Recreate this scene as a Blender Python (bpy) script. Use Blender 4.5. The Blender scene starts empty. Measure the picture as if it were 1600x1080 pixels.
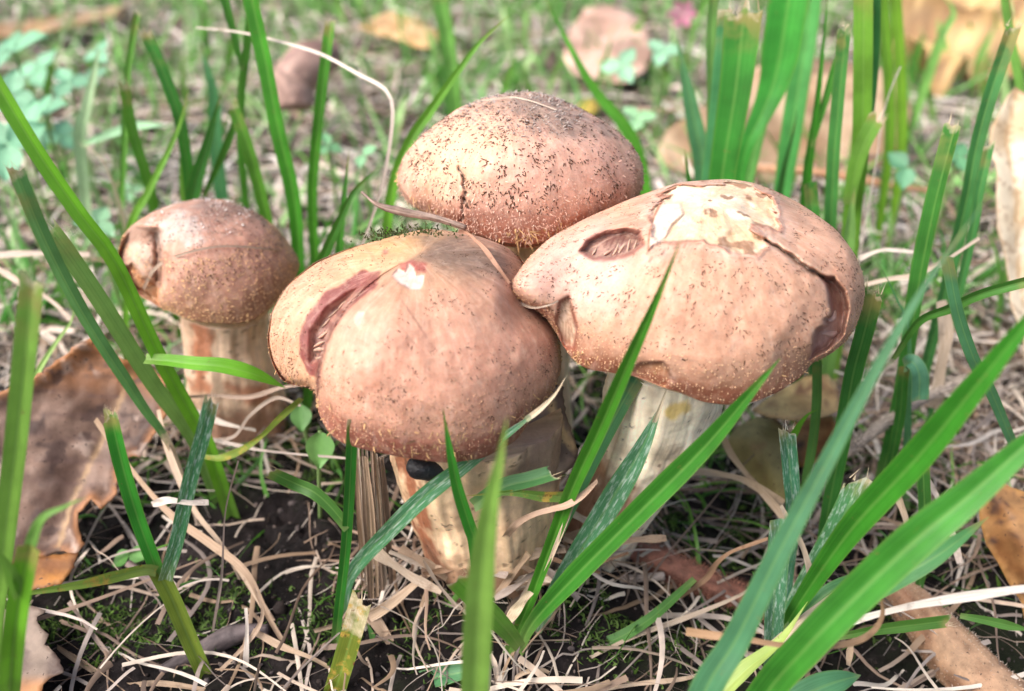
import bpy, math, random
import numpy as np
from mathutils import Vector
from mathutils.geometry import delaunay_2d_cdt

# ------------------------------------------------------------------ scene, camera, light
# 1 unit = 1 cm (a patch of autumn lawn about half a metre deep)
SC = bpy.context.scene
SC.unit_settings.system = 'METRIC'
SC.unit_settings.scale_length = 0.01
COL = SC.collection
CAM_H, PITCH = 16.0, math.radians(33.0)
LENS = 35.0
FPX = 1600 * LENS / 36.0
cd = bpy.data.cameras.new('camera')
cam = bpy.data.objects.new('camera', cd)
COL.objects.link(cam)
cam.location = (0, 0, CAM_H)
cam.rotation_euler = (math.pi / 2 - PITCH, 0, 0)
cd.lens = LENS
cd.sensor_width = 36.0
cd.clip_start = 0.2
cd.clip_end = 20000
cd.dof.use_dof = True
cd.dof.focus_distance = 18.3
cd.dof.aperture_fstop = 0.125
SC.camera = cam

SUN_EL, SUN_AZ = math.radians(50), math.radians(-118)   # azimuth: 0 = straight ahead of the camera, negative = left
wd = bpy.data.worlds.new('World')
SC.world = wd
wd.use_nodes = True
nt = wd.node_tree
nt.nodes.clear()
sky = nt.nodes.new('ShaderNodeTexSky')
sky.sky_type = 'NISHITA'
sky.sun_disc = False
sky.sun_elevation = SUN_EL
sky.sun_rotation = SUN_AZ
sky.air_density = 0.8
sky.dust_density = 6.0
sky.ozone_density = 0.4
bg = nt.nodes.new('ShaderNodeBackground')
bg.inputs[1].default_value = 0.125
wo = nt.nodes.new('ShaderNodeOutputWorld')
nt.links.new(sky.outputs[0], bg.inputs[0])
nt.links.new(bg.outputs[0], wo.inputs[0])
sl = bpy.data.lights.new('sun', 'SUN')
sl.energy = 1.7
sl.angle = math.radians(46)
sl.color = (1.0, 0.99, 0.985)
sun = bpy.data.objects.new('sun', sl)
COL.objects.link(sun)
sdir = Vector((math.sin(SUN_AZ) * math.cos(SUN_EL), math.cos(SUN_AZ) * math.cos(SUN_EL), math.sin(SUN_EL)))
sun.rotation_euler = (-sdir).to_track_quat('-Z', 'Y').to_euler()
sun.location = sdir * 200
SC.view_settings.view_transform = 'Standard'
SC.view_settings.look = 'None'
SC.view_settings.gamma = 1.0
SC.view_settings.exposure = 1.05
SC.cycles.max_bounces = 8
SC.cycles.use_denoising = True

# ------------------------------------------------------------------ helpers
rnd = random.Random(11)
R = np.random.RandomState(5)
CAMP = np.array([0, 0, CAM_H])
FWD = np.array([0, math.cos(PITCH), -math.sin(PITCH)])
UPV = np.array([0, math.sin(PITCH), math.cos(PITCH)])
RGT = np.array([1.0, 0, 0])

def rays(px, py):
    px = np.asarray(px, float); py = np.asarray(py, float)
    return FWD + RGT * ((px - 800) / FPX)[..., None] + UPV * ((540 - py) / FPX)[..., None]

def at(px, py, Y):
    """point seen at a photo pixel, at distance Y ahead of the camera; 'g' = on the ground"""
    d = rays(px, py)
    if Y == 'g':
        return CAMP + d * ((-0.05 - CAM_H) / d[2])
    if Y == 'l':                                        # resting on top of the thatch
        return CAMP + d * ((1.1 - CAM_H) / d[2])
    return CAMP + d * (Y / d[1])

def proj(P):
    q = P - CAMP
    z = q @ FWD
    return 800 + FPX * (q @ RGT) / z, 540 - FPX * (q @ UPV) / z, z

_T = np.random.RandomState(3).rand(65536)
def vnoise(P):
    P = np.asarray(P, float)
    i = np.floor(P).astype(np.int64); f = P - i
    f = f * f * (3 - 2 * f)
    out = 0
    for a in (0, 1):
        wx = f[..., 0] if a else 1 - f[..., 0]
        for b in (0, 1):
            wy = f[..., 1] if b else 1 - f[..., 1]
            for c in (0, 1):
                wz = f[..., 2] if c else 1 - f[..., 2]
                h = ((i[..., 0] + a) * 73856093 ^ (i[..., 1] + b) * 19349663 ^ (i[..., 2] + c) * 83492791)
                h = (h ^ (h >> 13)) & 65535
                out = out + wx * wy * wz * _T[h]
    return out

def fbm(P, o=4, g=0.5):
    s = 0; a = 1; t = 0
    for k in range(o):
        s = s + a * vnoise(P * (2 ** k) + 17.3 * k); t += a; a *= g
    return s / t

def sstep(a, b, x):
    t = np.clip((x - a) / (b - a), 0, 1)
    return t * t * (3 - 2 * t)

MUD = [(*at(475, 835, 'g')[:2], 1.5, 1.4), (*at(650, 960, 'g')[:2], 1.0, 0.8), (*at(900, 700, 'g')[:2], 1.4, 1.0), (*at(430, 300, 'g')[:2], 2.5, 2.5), (*at(215, 180, 'g')[:2], 4, 4)]
def mud(x, y):
    k = 0.25 + 0 * x
    for (cx, cy, a, b) in MUD: k = np.maximum(k, np.exp(-((x - cx) / a) ** 2 - ((y - cy) / b) ** 2))
    return k * (1 - sstep(40, 70, np.hypot(x, y)))

MOUND = [(*at(775, 925, 'g')[:2], 2.0, 0.95), (*at(920, 850, 'g')[:2], 1.9, 0.6), (*at(378, 668, 'g')[:2], 1.8, 0.5)]
def gz(x, y):
    x = np.asarray(x, float); y = np.asarray(y, float)
    z = np.zeros_like(x)
    P = np.stack([x, y, z], -1)
    near = 1 - sstep(30, 60, np.hypot(x, y))
    return (fbm(P * 0.13, 3) - 0.62) * 1.3 + near * (fbm(P * 0.9 + 7, 4) - 0.5) * 0.75 + mud(x, y) * (np.abs(fbm(P * 1.9 + 3, 5, 0.6) - 0.5) * -3.2 + 0.55) - 0.1 + sum(h * np.exp(-((x - cx) ** 2 + (y - cy) ** 2) / r ** 2) for cx, cy, r, h in MOUND)

def tag(o, label=None, cat=None, group=None, kind=None):
    if label: o['label'] = label
    if cat: o['category'] = cat
    if group: o['group'] = group
    if kind: o['kind'] = kind
    return o

def empty(name, loc, label, cat, group=None):
    o = bpy.data.objects.new(name, None)
    COL.objects.link(o)
    o.location = Vector(loc)
    o.empty_display_size = 0.3
    return tag(o, label, cat, group)

def mesh_obj(name, V, F, mat, parent=None, uv=None, col=None, attrs=None, smooth=True, color=None, world=True):
    """V (n,3) world coordinates; parented meshes are shifted so that they sit in the parent's frame"""
    V = np.asarray(V, float)
    if parent is not None and world:
        off = np.array(parent.location)
        p = parent.parent
        while p is not None:
            off = off + np.array(p.location); p = p.parent
        org = np.zeros(3)
        V = V - off
    elif parent is None:
        org = np.array([V[:, 0].mean(), V[:, 1].mean(), V[:, 2].min()])
        V = V - org
    else:
        org = np.zeros(3)
    me = bpy.data.meshes.new(name)
    if isinstance(F, np.ndarray):
        n, k = F.shape
        me.vertices.add(len(V)); me.vertices.foreach_set('co', V.astype(np.float32).ravel())
        me.loops.add(n * k); me.loops.foreach_set('vertex_index', F.astype(np.int32).ravel())
        me.polygons.add(n)
        me.polygons.foreach_set('loop_start', np.arange(0, n * k, k, dtype=np.int32))
        me.update(calc_edges=True)
    else:
        me.from_pydata(V.tolist(), [], F)
    if smooth:
        me.polygons.foreach_set('use_smooth', np.ones(len(me.polygons), bool))
    if uv is not None:
        a = me.attributes.new('uvp', 'FLOAT2', 'POINT')
        a.data.foreach_set('vector', np.asarray(uv, np.float32).ravel())
    if col is not None:
        c = np.ones((len(V), 4), np.float32); c[:, :3] = col
        a = me.attributes.new('tint', 'FLOAT_COLOR', 'POINT')
        a.data.foreach_set('color', c.ravel())
    for k, v in (attrs or {}).items():
        if np.ndim(v) == 2:
            a = me.attributes.new(k, 'FLOAT_VECTOR', 'POINT')
            a.data.foreach_set('vector', np.asarray(v, np.float32).ravel())
            continue
        a = me.attributes.new(k, 'FLOAT', 'POINT')
        a.data.foreach_set('value', np.asarray(v, np.float32).ravel())
    me.validate()
    if mat: me.materials.append(mat)
    o = bpy.data.objects.new(name, me)
    COL.objects.link(o)
    if parent is not None: o.parent = parent
    o.location = Vector(org)
    if color is not None: o.color = (*color, 1)
    return o

# ------------------------------------------------------------------ materials
def new_mat(name):
    m = bpy.data.materials.new(name); m.use_nodes = True
    t = m.node_tree; t.nodes.clear()
    return m, t, (lambda k, **kw: _node(t, k, kw))

def _node(t, k, kw):
    n = t.nodes.new('ShaderNode' + k)
    for a, b in kw.items():
        if a == 'ins':
            for i, v in b.items():
                if isinstance(v, bpy.types.NodeSocket): t.links.new(v, n.inputs[i])
                else: n.inputs[i].default_value = v
        else: setattr(n, a, b)
    return n

def mixc(N, fac, a, b, mode='MIX'):
    n = N('Mix', data_type='RGBA', blend_type=mode)
    t = n.id_data
    for i, v in ((0, fac), (6, a), (7, b)):
        if isinstance(v, bpy.types.NodeSocket): t.links.new(v, n.inputs[i])
        else: n.inputs[i].default_value = v if i == 0 else (*v, 1)
    return n.outputs[2]

def ramp(N, fac, *stops):
    n = N('ValToRGB', ins={0: fac})
    e = n.color_ramp.elements
    while len(e) < len(stops): e.new(0.5)
    for k, (p, c) in enumerate(stops):
        e[k].position = p; e[k].color = (c, c, c, 1) if not isinstance(c, tuple) else (*c, 1)
    return n.outputs[0]

def noise(N, scale, vec=None, detail=4, rough=0.55):
    n = N('TexNoise', ins={'Scale': scale, 'Detail': detail, 'Roughness': rough})
    if vec is not None: n.id_data.links.new(vec, n.inputs['Vector'])
    return n.outputs[0]

def finish(N, t, color, rough=0.5, spec=0.4, transl=0.0, bump=None, bstr=0.3, bdist=0.02, sss=0.0, sssr=(0.2, 0.08, 0.05), tcol=None, coat=0.0):
    p = N('BsdfPrincipled')
    def put(i, v):
        if isinstance(v, bpy.types.NodeSocket): t.links.new(v, p.inputs[i])
        else: p.inputs[i].default_value = v
    put('Base Color', color if not isinstance(color, tuple) else (*color, 1))
    put('Roughness', rough); put('Specular IOR Level', spec)
    if coat: put('Coat Weight', coat)
    if sss:
        put('Subsurface Weight', sss); p.inputs['Subsurface Radius'].default_value = sssr
        p.inputs['Subsurface Scale'].default_value = 1.0
    if bump is not None:
        b = N('Bump', ins={'Height': bump, 'Strength': bstr, 'Distance': bdist})
        put('Normal', b.outputs[0])
    out = N('OutputMaterial')
    if transl:
        tr = N('BsdfTranslucent')
        tc = tcol if tcol is not None else color
        if isinstance(tc, bpy.types.NodeSocket): t.links.new(tc, tr.inputs[0])
        else: tr.inputs[0].default_value = (*tc, 1)
        mx = N('MixShader', ins={0: transl, 1: p.outputs[0], 2: tr.outputs[0]})
        t.links.new(mx.outputs[0], out.inputs[0])
    else:
        t.links.new(p.outputs[0], out.inputs[0])

def grass_material(name, mildew=False, spots=False):
    m, t, N = new_mat(name)
    oi = N('ObjectInfo')
    tc = N('TexCoord').outputs['Object']
    uv = N('Attribute', attribute_name='uvp').outputs['Vector']
    dry = N('Attribute', attribute_name='dry').outputs['Fac']
    mp = N('Mapping', ins={'Vector': uv}); mp.inputs['Scale'].default_value = (7, 0.35, 1)
    veins = noise(N, 2.0, mp.outputs[0], 3)
    blot = noise(N, 0.9, tc, 3)
    c = mixc(N, ramp(N, veins, (0.35, 0.0), (0.7, 1.0)), oi.outputs['Color'], (1.7, 1.4, 1.6), 'MULTIPLY')
    n = N('HueSaturation', ins={'Color': c, 'Hue': 0.5, 'Saturation': 1.0})
    t.links.new(ramp(N, blot, (0.3, 0.72), (0.7, 1.25)), n.inputs['Value'])
    c = n.outputs[0]
    sp = N('SeparateXYZ', ins={0: uv})
    c = mixc(N, ramp(N, sp.outputs[1], (0.0, 0.5), (0.16, 0.0)), c, (0.26, 0.32, 0.11))
    ab = N('Math', operation='ABSOLUTE', ins={0: sp.outputs[0]})
    c = mixc(N, ramp(N, ab.outputs[0], (0.04, 0.22), (0.14, 0.0)), c, (0.28, 0.48, 0.12))
    c = mixc(N, ramp(N, ab.outputs[0], (0.84, 0.0), (1.0, 0.45)), c, (0.16, 0.27, 0.05))
    fl = ramp(N, noise(N, 7.0, tc, 4, 0.7), (0.66, 0.0), (0.72, 0.7))
    c = mixc(N, fl, c, (0.20, 0.15, 0.05))
    tipm = N('Math', operation='MULTIPLY', ins={0: ramp(N, sp.outputs[1], (0.90, 0.0), (0.99, 1.0)), 1: ramp(N, noise(N, 2.0, tc, 2), (0.4, 0.0), (0.6, 0.8))})
    c = mixc(N, tipm.outputs[0], c, (0.34, 0.27, 0.09))
    dn = N('Math', operation='MULTIPLY_ADD', ins={0: noise(N, 6.0, tc, 4), 1: 0.7, 2: -0.35})
    da = N('Math', operation='ADD', ins={0: dry, 1: dn.outputs[0]})
    df = ramp(N, N('Math', operation='MULTIPLY', ins={0: da.outputs[0], 1: ramp(N, dry, (0.02, 0.0), (0.08, 1.0))}).outputs[0], (0.12, 0.0), (0.45, 1.0))
    strawc = ramp(N, noise(N, 5.0, mp.outputs[0], 3), (0.3, (0.50, 0.37, 0.20)), (0.7, (0.80, 0.72, 0.56)))
    c = mixc(N, df, c, strawc)
    if spots:
        s = ramp(N, noise(N, 3.2, tc, 5, 0.7), (0.53, 0.0), (0.64, 0.9))
        c = mixc(N, s, c, (0.46, 0.30, 0.06))
        s2 = ramp(N, noise(N, 4.4, tc, 5, 0.75), (0.60, 0.0), (0.66, 1.0))
        c = mixc(N, s2, c, (0.14, 0.05, 0.02))
    rough = 0.42
    if mildew:
        mm = N('Mapping', ins={'Vector': uv}); mm.inputs['Scale'].default_value = (2.2, 8, 1)
        mil = ramp(N, noise(N, 1.7, mm.outputs[0], 6, 0.7), (0.50, 0.0), (0.72, 0.9))
        c = mixc(N, mil, c, (0.66, 0.76, 0.72))
    bump = veins
    finish(N, t, c, rough, 0.42, 0.27, bump, 0.6, 0.012)
    return m

M_GRASS = grass_material('grass_green')
M_MILDEW_GLARE = grass_material('grass_mildew_glare', mildew=True)  # whitish streaks: mildew on most blades, painted glare on one
M_SPOT = grass_material('grass_yellowing', spots=True)

def straw_material():
    m, t, N = new_mat('dry_straw')
    oi = N('ObjectInfo')
    tc = N('TexCoord').outputs['Object']
    uv = N('Attribute', attribute_name='uvp').outputs['Vector']
    mp = N('Mapping', ins={'Vector': uv}); mp.inputs['Scale'].default_value = (6, 2.5, 1)
    v = noise(N, 2.5, mp.outputs[0], 4)
    c = mixc(N, ramp(N, v, (0.3, 0.9), (0.62, 0.0)), oi.outputs['Color'], (0.52, 0.40, 0.30), 'MULTIPLY')
    c = mixc(N, ramp(N, noise(N, 3.0, tc, 5, 0.65), (0.58, 0.0), (0.72, 0.7)), c, (0.13, 0.075, 0.045))
    finish(N, t, c, 0.6, 0.35, 0.12, v, 0.5, 0.012)
    return m
M_STRAW = straw_material()

def tinted_material(name, rough=0.6, spec=0.3, transl=0.0, nscale=4.0, lo=0.65, hi=1.25, bstr=0.4, bdist=0.03, sss=0.0, sssr=(0.2, 0.08, 0.05), speck=None, bscale=None, fine=0.0, radial=False):
    """colour from the 'tint' attribute with grain on top"""
    m, t, N = new_mat(name)
    c = N('Attribute', attribute_name='tint').outputs['Color']
    tc = N('TexCoord').outputs['Object']
    n1 = noise(N, nscale, tc, 6, 0.6)
    hs = N('HueSaturation', ins={'Color': c})
    t.links.new(ramp(N, n1, (0.3, lo), (0.7, hi)), hs.inputs['Value'])
    c = hs.outputs[0]
    if speck:
        s = ramp(N, noise(N, speck[0], tc, 3, 0.6), (speck[1], 0.0), (speck[1] + 0.05, 1.0))
        c = mixc(N, s, c, speck[2])
    if fine:
        f2 = noise(N, nscale * 9, tc, 6, 0.7)
        c = mixc(N, ramp(N, f2, (0.50, 0.0), (0.72, fine)), c, (0.45, 0.33, 0.27), 'MULTIPLY')
        f3 = noise(N, nscale * 2.2, tc, 5, 0.6)
        c = mixc(N, ramp(N, f3, (0.50, 0.0), (0.72, fine * 0.8)), c, (0.70, 0.50, 0.36))
    b = noise(N, bscale or nscale * 3, tc, 6, 0.65)
    if radial:                                          # innate fibrils running from the crown to the rim
        rv = N('Attribute', attribute_name='radial').outputs['Vector']
        r1 = noise(N, 3.0, rv, 5, 0.65)
        c = mixc(N, ramp(N, r1, (0.50, 0.0), (0.70, 0.42)), c, (0.66, 0.49, 0.40), 'MULTIPLY')
        c = mixc(N, ramp(N, r1, (0.30, 0.28), (0.46, 0.0)), c, (0.74, 0.54, 0.44))
        b = N('Math', operation='ADD', ins={0: b, 1: r1}).outputs[0]
    finish(N, t, c, rough, spec, transl, b, bstr, bdist, sss, sssr)
    return m
M_CAP = tinted_material('mushroom_cap_skin', 0.52, 0.35, 0, 3.0, 0.82, 1.12, 0.5, 0.014, 0.3, (0.14, 0.055, 0.03), bscale=18, fine=0.32, radial=True)
M_STEM = tinted_material('mushroom_stem_skin', 0.6, 0.3, 0, 5.0, 0.86, 1.12, 0.6, 0.02, 0.15, (0.12, 0.06, 0.03), bscale=12, fine=0.18)
M_GILL = tinted_material('mushroom_gill', 0.6, 0.2, 0.1, 5.0, 0.8, 1.1, 0.2, 0.01, 0.3)
M_FIBRE = tinted_material('cap_fibre', 0.7, 0.2, 0, 5.0, 0.8, 1.2, 0.0)
M_LITTER = tinted_material('litter', 0.65, 0.3, 0.15, 2.0, 0.75, 1.2, 0.3, 0.01)
M_LAWN = tinted_material('short_lawn', 0.45, 0.5, 0.3, 1.0, 0.75, 1.25, 0.2, 0.01)
M_MOSS = tinted_material('moss', 0.7, 0.2, 0.25, 3.0, 0.7, 1.3, 0.0)
M_CRUMB = tinted_material('soil_crumb', 0.8, 0.25, 0, 6.0, 0.55, 1.5, 0.7, 0.05)
M_LEAF = tinted_material('dead_leaf', 0.55, 0.35, 0.12, 2.2, 0.7, 1.25, 0.5, 0.03, speck=(9.0, 0.64, (0.05, 0.028, 0.022)))
M_PALELEAF = tinted_material('pale_leaf', 0.55, 0.35, 0.15, 2.2, 0.88, 1.1, 0.3, 0.02, speck=(7.0, 0.70, (0.30, 0.18, 0.10)))
M_CLOVER = tinted_material('clover_leaf', 0.5, 0.4, 0.3, 2.5, 0.85, 1.15, 0.15, 0.01)
M_BARK = tinted_material('bark', 0.65, 0.35, 0, 4.0, 0.6, 1.3, 0.6, 0.03, speck=(14.0, 0.66, (0.04, 0.025, 0.02)))
M_BLACK = tinted_material('glossy_black', 0.3, 0.5, 0, 6.0, 0.7, 1.3, 0.9, 0.06, bscale=5)

def ground_material():
    m, t, N = new_mat('soil')
    g = N('NewGeometry').outputs['Position']
    n1 = noise(N, 0.9, g, 8, 0.62)
    c = ramp(N, n1, (0.35, (0.008, 0.006, 0.006)), (0.55, (0.026, 0.019, 0.019)), (0.78, (0.07, 0.055, 0.056)))
    c = mixc(N, ramp(N, noise(N, 3.5, g, 8, 0.75), (0.42, 0.85), (0.60, 0.0)), c, (0.30, 0.27, 0.27), 'MULTIPLY')
    c = mixc(N, ramp(N, noise(N, 2.4, g, 6, 0.7), (0.62, 0.0), (0.72, 0.55)), c, (0.15, 0.12, 0.12))
    ms = ramp(N, noise(N, 0.33, g, 5, 0.6), (0.50, 0.0), (0.62, 0.75))
    c = mixc(N, ms, c, (0.014, 0.022, 0.007))
    ln = N('VectorMath', operation='LENGTH', ins={0: g})
    far = N('MapRange', ins={'Value': ln.outputs['Value'], 'From Min': 28.0, 'From Max': 60.0})
    lit = ramp(N, noise(N, 0.6, g, 8, 0.7), (0.36, (0.03, 0.022, 0.018)), (0.50, (0.10, 0.075, 0.055)), (0.60, (0.30, 0.24, 0.18)), (0.68, (0.10, 0.16, 0.05)))
    c = mixc(N, far.outputs[0], c, lit)
    finish(N, t, c, 0.85, 0.25, 0, noise(N, 4.0, g, 10, 0.75), 1.0, 0.22)
    return m
M_SOIL = ground_material()

# ------------------------------------------------------------------ ground
def axis(lo, hi, step, far):
    a = list(np.arange(lo, hi + 1e-6, step)); s = step
    while a[-1] < far: s *= 1.35; a.append(a[-1] + s)
    s = step
    while a[0] > -far: s *= 1.35; a.insert(0, a[0] - s)
    return np.array(a)
gx, gy = axis(-20, 20, 0.13, 4000), axis(7, 34, 0.13, 4000)
GX, GY = np.meshgrid(gx, gy)
GV = np.stack([GX.ravel(), GY.ravel(), gz(GX, GY).ravel()], -1)
nx, ny = len(gx), len(gy)
ii = (np.arange(ny - 1)[:, None] * nx + np.arange(nx - 1)[None]).ravel()
tag(mesh_obj('ground', GV, np.stack([ii, ii + 1, ii + nx + 1, ii + nx], -1), M_SOIL), kind='structure',
    label='dark crumbly soil of an autumn lawn under the mushrooms', cat='ground')

# ------------------------------------------------------------------ ribbons: grass, straws
def smooth_path(C, n):
    C = np.asarray(C, float)
    if len(C) == 2: return C[0] + (C[1] - C[0]) * np.linspace(0, 1, n)[:, None]
    E = np.vstack([2 * C[0] - C[1], C, 2 * C[-1] - C[-2]])
    L = np.r_[0, np.cumsum(np.linalg.norm(np.diff(C, axis=0), axis=1))]; L /= L[-1]
    out = []
    for u in np.linspace(0, 1, n):
        k = min(max(np.searchsorted(L, u, 'right') - 1, 0), len(C) - 2)
        t = (u - L[k]) / max(L[k + 1] - L[k], 1e-9)
        a, b, c, d = E[k:k + 4]
        out.append(0.5 * ((2 * b) + (c - a) * t + (2 * a - 5 * b + 4 * c - d) * t * t + (3 * b - a - 3 * c + d) * t ** 3))
    return np.array(out)

def nrm(v): return v / np.maximum(np.linalg.norm(v, axis=-1, keepdims=True), 1e-9)

def ribbon(C, wprof, yaw=0.0, twist=0.0, fold=0.25, n=36, cut=False, dry=(), rg=rnd, m=7, wav=0.0):
    """C: 3-D control points root->tip; wprof(s): full width; returns V, F, uv, dry"""
    P = smooth_path(C, n)
    T = nrm(np.gradient(P, axis=0))
    mid = P[n // 2]
    vw = nrm(mid - CAMP)
    S = nrm(np.cross(T, vw)); Nn = nrm(np.cross(S, T))
    s = np.linspace(0, 1, n)
    an = yaw + twist * (s - 0.5)
    S2 = S * np.cos(an)[:, None] + Nn * np.sin(an)[:, None]
    N2 = np.cross(S2, T)
    w = np.array([wprof(x) for x in s]) * 0.5
    ph = rg.uniform(0, 6)
    V = []; UV = []; D = []
    dk = np.zeros(n)
    for (a, b, val) in dry: dk = np.maximum(dk, val * sstep(0, 0.06, s - a) * sstep(0, 0.06, b - s) if b < 1 else val * sstep(a - 0.02, a + 0.06, s))
    ac = np.linspace(-1, 1, m)
    slp = rg.uniform(-0.7, 0.7); ends = [rg.uniform(-0.25, 0.45) + slp * a for a in ac]
    for i in range(n):
        for j, a in enumerate(ac):
            p = P[i] + S2[i] * a * w[i] - N2[i] * fold * w[i] * (1 - (1 - abs(a)) ** 1.4) + N2[i] * wav * math.sin(ph + 17 * s[i] + 2 * a) * w[i]
            if cut and i == n - 1: p = p + T[i] * ends[j] * w[i] * 1.3
            V.append(p); UV.append((a, s[i])); D.append(dk[i] if not (cut and i == n - 1) else 0.3)
    F = [[i * m + j, i * m + j + 1, (i + 1) * m + j + 1, (i + 1) * m + j] for i in range(n - 1) for j in range(m - 1)]
    if cut:                                            # torn fibres left by the mower
        for k in range(rg.randint(2, 9)):
            a = rg.uniform(-0.95, 0.95); i = n - 1
            b = P[i] + S2[i] * a * w[i]; l = w[i] * rg.uniform(0.4, 1.9)
            k0 = len(V)
            V += [b - S2[i] * w[i] * 0.05, b + S2[i] * w[i] * 0.05, b + T[i] * l + S2[i] * w[i] * rg.uniform(-.5, .5) + N2[i] * w[i] * rg.uniform(-.5, .5)]
            UV += [(a, 1)] * 3; D += [1.0, 1.0, 1.0]
            F.append([k0, k0 + 1, k0 + 2])
    return np.array(V), F, UV, D

def ctrl(pts, ext):
    C = [at(*p) for p in pts]
    if ext and C[0][2] > 0:                             # carry the root on down into the soil
        d = C[0] - C[1]; d = d / np.linalg.norm(d)
        d = d * 0.5 + np.array([0, 0, -0.75]); d = d / np.linalg.norm(d)
        k = (C[0][2] + 0.4) / max(-d[2], 0.2)
        C = [C[0] + d * k, C[0] + d * k * 0.5] + C
    return C

def blade_mesh(name, pts, wpx, col, parent=None, tip='point', ext=True, mat=None, dry=(), yaw=None, fold=None, w0=0.55, wpeak=0.55, n=36, wav=0.03, twist=None, wpow=1.0):
    C = ctrl(pts, ext)
    C0 = np.array(C)
    z = (at(*pts[len(pts) // 2]) - CAMP) @ FWD
    W = wpx * z / FPX
    yaw = rnd.uniform(-0.5, 0.5) if yaw is None else yaw
    W = W / max(math.cos(yaw), 0.5)
    fold = rnd.uniform(0.2, 0.5) if fold is None else fold
    twist = rnd.uniform(-0.5, 0.5) if twist is None else twist
    if tip == 'point':
        f = lambda s: W * (w0 + (1 - w0) * min(1, s / wpeak)) * (1 if s < 0.62 else max(0.02, (1 - ((s - 0.62) / 0.38) ** 1.7)))
    elif tip == 'long':
        f = lambda s: W * (w0 + (1 - w0) * min(1, s / wpeak)) * (1 if s < 0.3 else max(0.03, 1 - (s - 0.3) / 0.7))
    else:
        f = lambda s: W * (w0 + (1 - w0) * min(1, s / wpeak) ** wpow)
    V, F, UV, D = ribbon(C, f, yaw, twist, fold, n, tip == 'cut', dry, wav=wav)
    return mesh_obj(name, V, F, mat or M_GRASS, parent, UV, None, {'dry': D}, color=col)

G_BRI, G_MID, G_DRK = (0.12, 0.37, 0.022), (0.03, 0.215, 0.02), (0.017, 0.14, 0.014)
G_TEA, G_PAL, G_MIN, G_OLI = (0.06, 0.22, 0.085), (0.23, 0.42, 0.10), (0.30, 0.52, 0.26), (0.15, 0.24, 0.03)
GREEN_GROUP = 'green grass blades around the mushrooms'
def blade(label, pts, w, col, **k):
    o = blade_mesh('grass_leaf', pts, w, col, **k)
    return tag(o, label, 'grass blade', GREEN_GROUP)

def shoot(label, root, blades, cat='grass shoot'):
    """one grass plant: several blades (and their stem) growing from one root"""
    e = empty('grass_shoot', at(*root), label, cat, 'branching grass shoots')
    for nm, pts, w, col, k in blades:
        blade_mesh(nm, pts, w, col, parent=e, **k)
    return e

S_PAL, S_TAN, S_BRN, S_WHT, S_GRY = (0.62, 0.53, 0.44), (0.48, 0.36, 0.26), (0.30, 0.19, 0.12), (0.74, 0.69, 0.63), (0.42, 0.36, 0.33)
def straw(label, pts, w, col, ext=False, group='dry straws lying round the mushrooms', tip=0.6, fold=0.22, yaw=None, name='straw', n=40, twist=None, parent=None, mat=None):
    C = ctrl(pts, ext)
    z = (at(*pts[len(pts) // 2]) - CAMP) @ FWD
    W = w * z / FPX
    yaw = rnd.uniform(-0.4, 0.4) if yaw is None else yaw
    twist = rnd.uniform(-1.8, 1.8) if twist is None else twist
    f = lambda s: W * (1 - (1 - tip) * s) * (0.9 + 0.2 * math.sin(9 * s + w))
    V, F, UV, D = ribbon(C, f, yaw, twist, fold, n, False, m=5, wav=0.12)
    o = mesh_obj(name, V, F, mat or M_STRAW, parent, UV, None, None, color=col)
    return tag(o, label, 'dry straw', group) if parent is None else o

def tube(C, rad, n=40, m=20, bump=0.0, bs=3.0, seed=0, flat=1.0):
    P = smooth_path(C, n); T = nrm(np.gradient(P, axis=0))
    ref = np.array([0.3, 0.2, 1.0]) if abs(T[n // 2][2]) < 0.8 else np.array([1.0, 0.1, 0])
    A = nrm(np.cross(T, ref)); B = np.cross(T, A)
    s = np.linspace(0, 1, n); th = np.linspace(0, 2 * np.pi, m, endpoint=False)
    r = np.array([rad(x) for x in s])
    D = A[:, None] * np.cos(th)[None, :, None] + B[:, None] * np.sin(th)[None, :, None] * flat
    V = P[:, None] + D * r[:, None, None]
    if bump:
        V = V + D * ((fbm(V * bs + seed, 4) - 0.5) * bump)[..., None]
    V = V.reshape(-1, 3)
    i, j = np.meshgrid(np.arange(n - 1), np.arange(m), indexing='ij')
    F = np.stack([i * m + j, i * m + (j + 1) % m, (i + 1) * m + (j + 1) % m, (i + 1) * m + j], -1).reshape(-1, 4)
    F = F.tolist() + [list(range(m))[::-1], list(range((n - 1) * m, n * m))]
    return V, F, np.repeat(s, m), np.tile(th, n)
# ------------------------------------------------------------------ mushrooms
def poly_sd(px, py, poly):
    """signed distance in photo pixels, positive inside"""
    poly = np.asarray(poly, float); d = np.full(px.shape, 1e9); ins = np.zeros(px.shape, bool)
    for k in range(len(poly)):
        (x0, y0), (x1, y1) = poly[k], poly[(k + 1) % len(poly)]
        ex, ey = x1 - x0, y1 - y0
        t = np.clip(((px - x0) * ex + (py - y0) * ey) / (ex * ex + ey * ey + 1e-9), 0, 1)
        d = np.minimum(d, np.hypot(px - x0 - t * ex, py - y0 - t * ey))
        c = ((y0 > py) != (y1 > py)) & (px < ex * (py - y0) / (ey if ey else 1e-9) + x0)
        ins ^= c
    return np.where(ins, d, -d)

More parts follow.
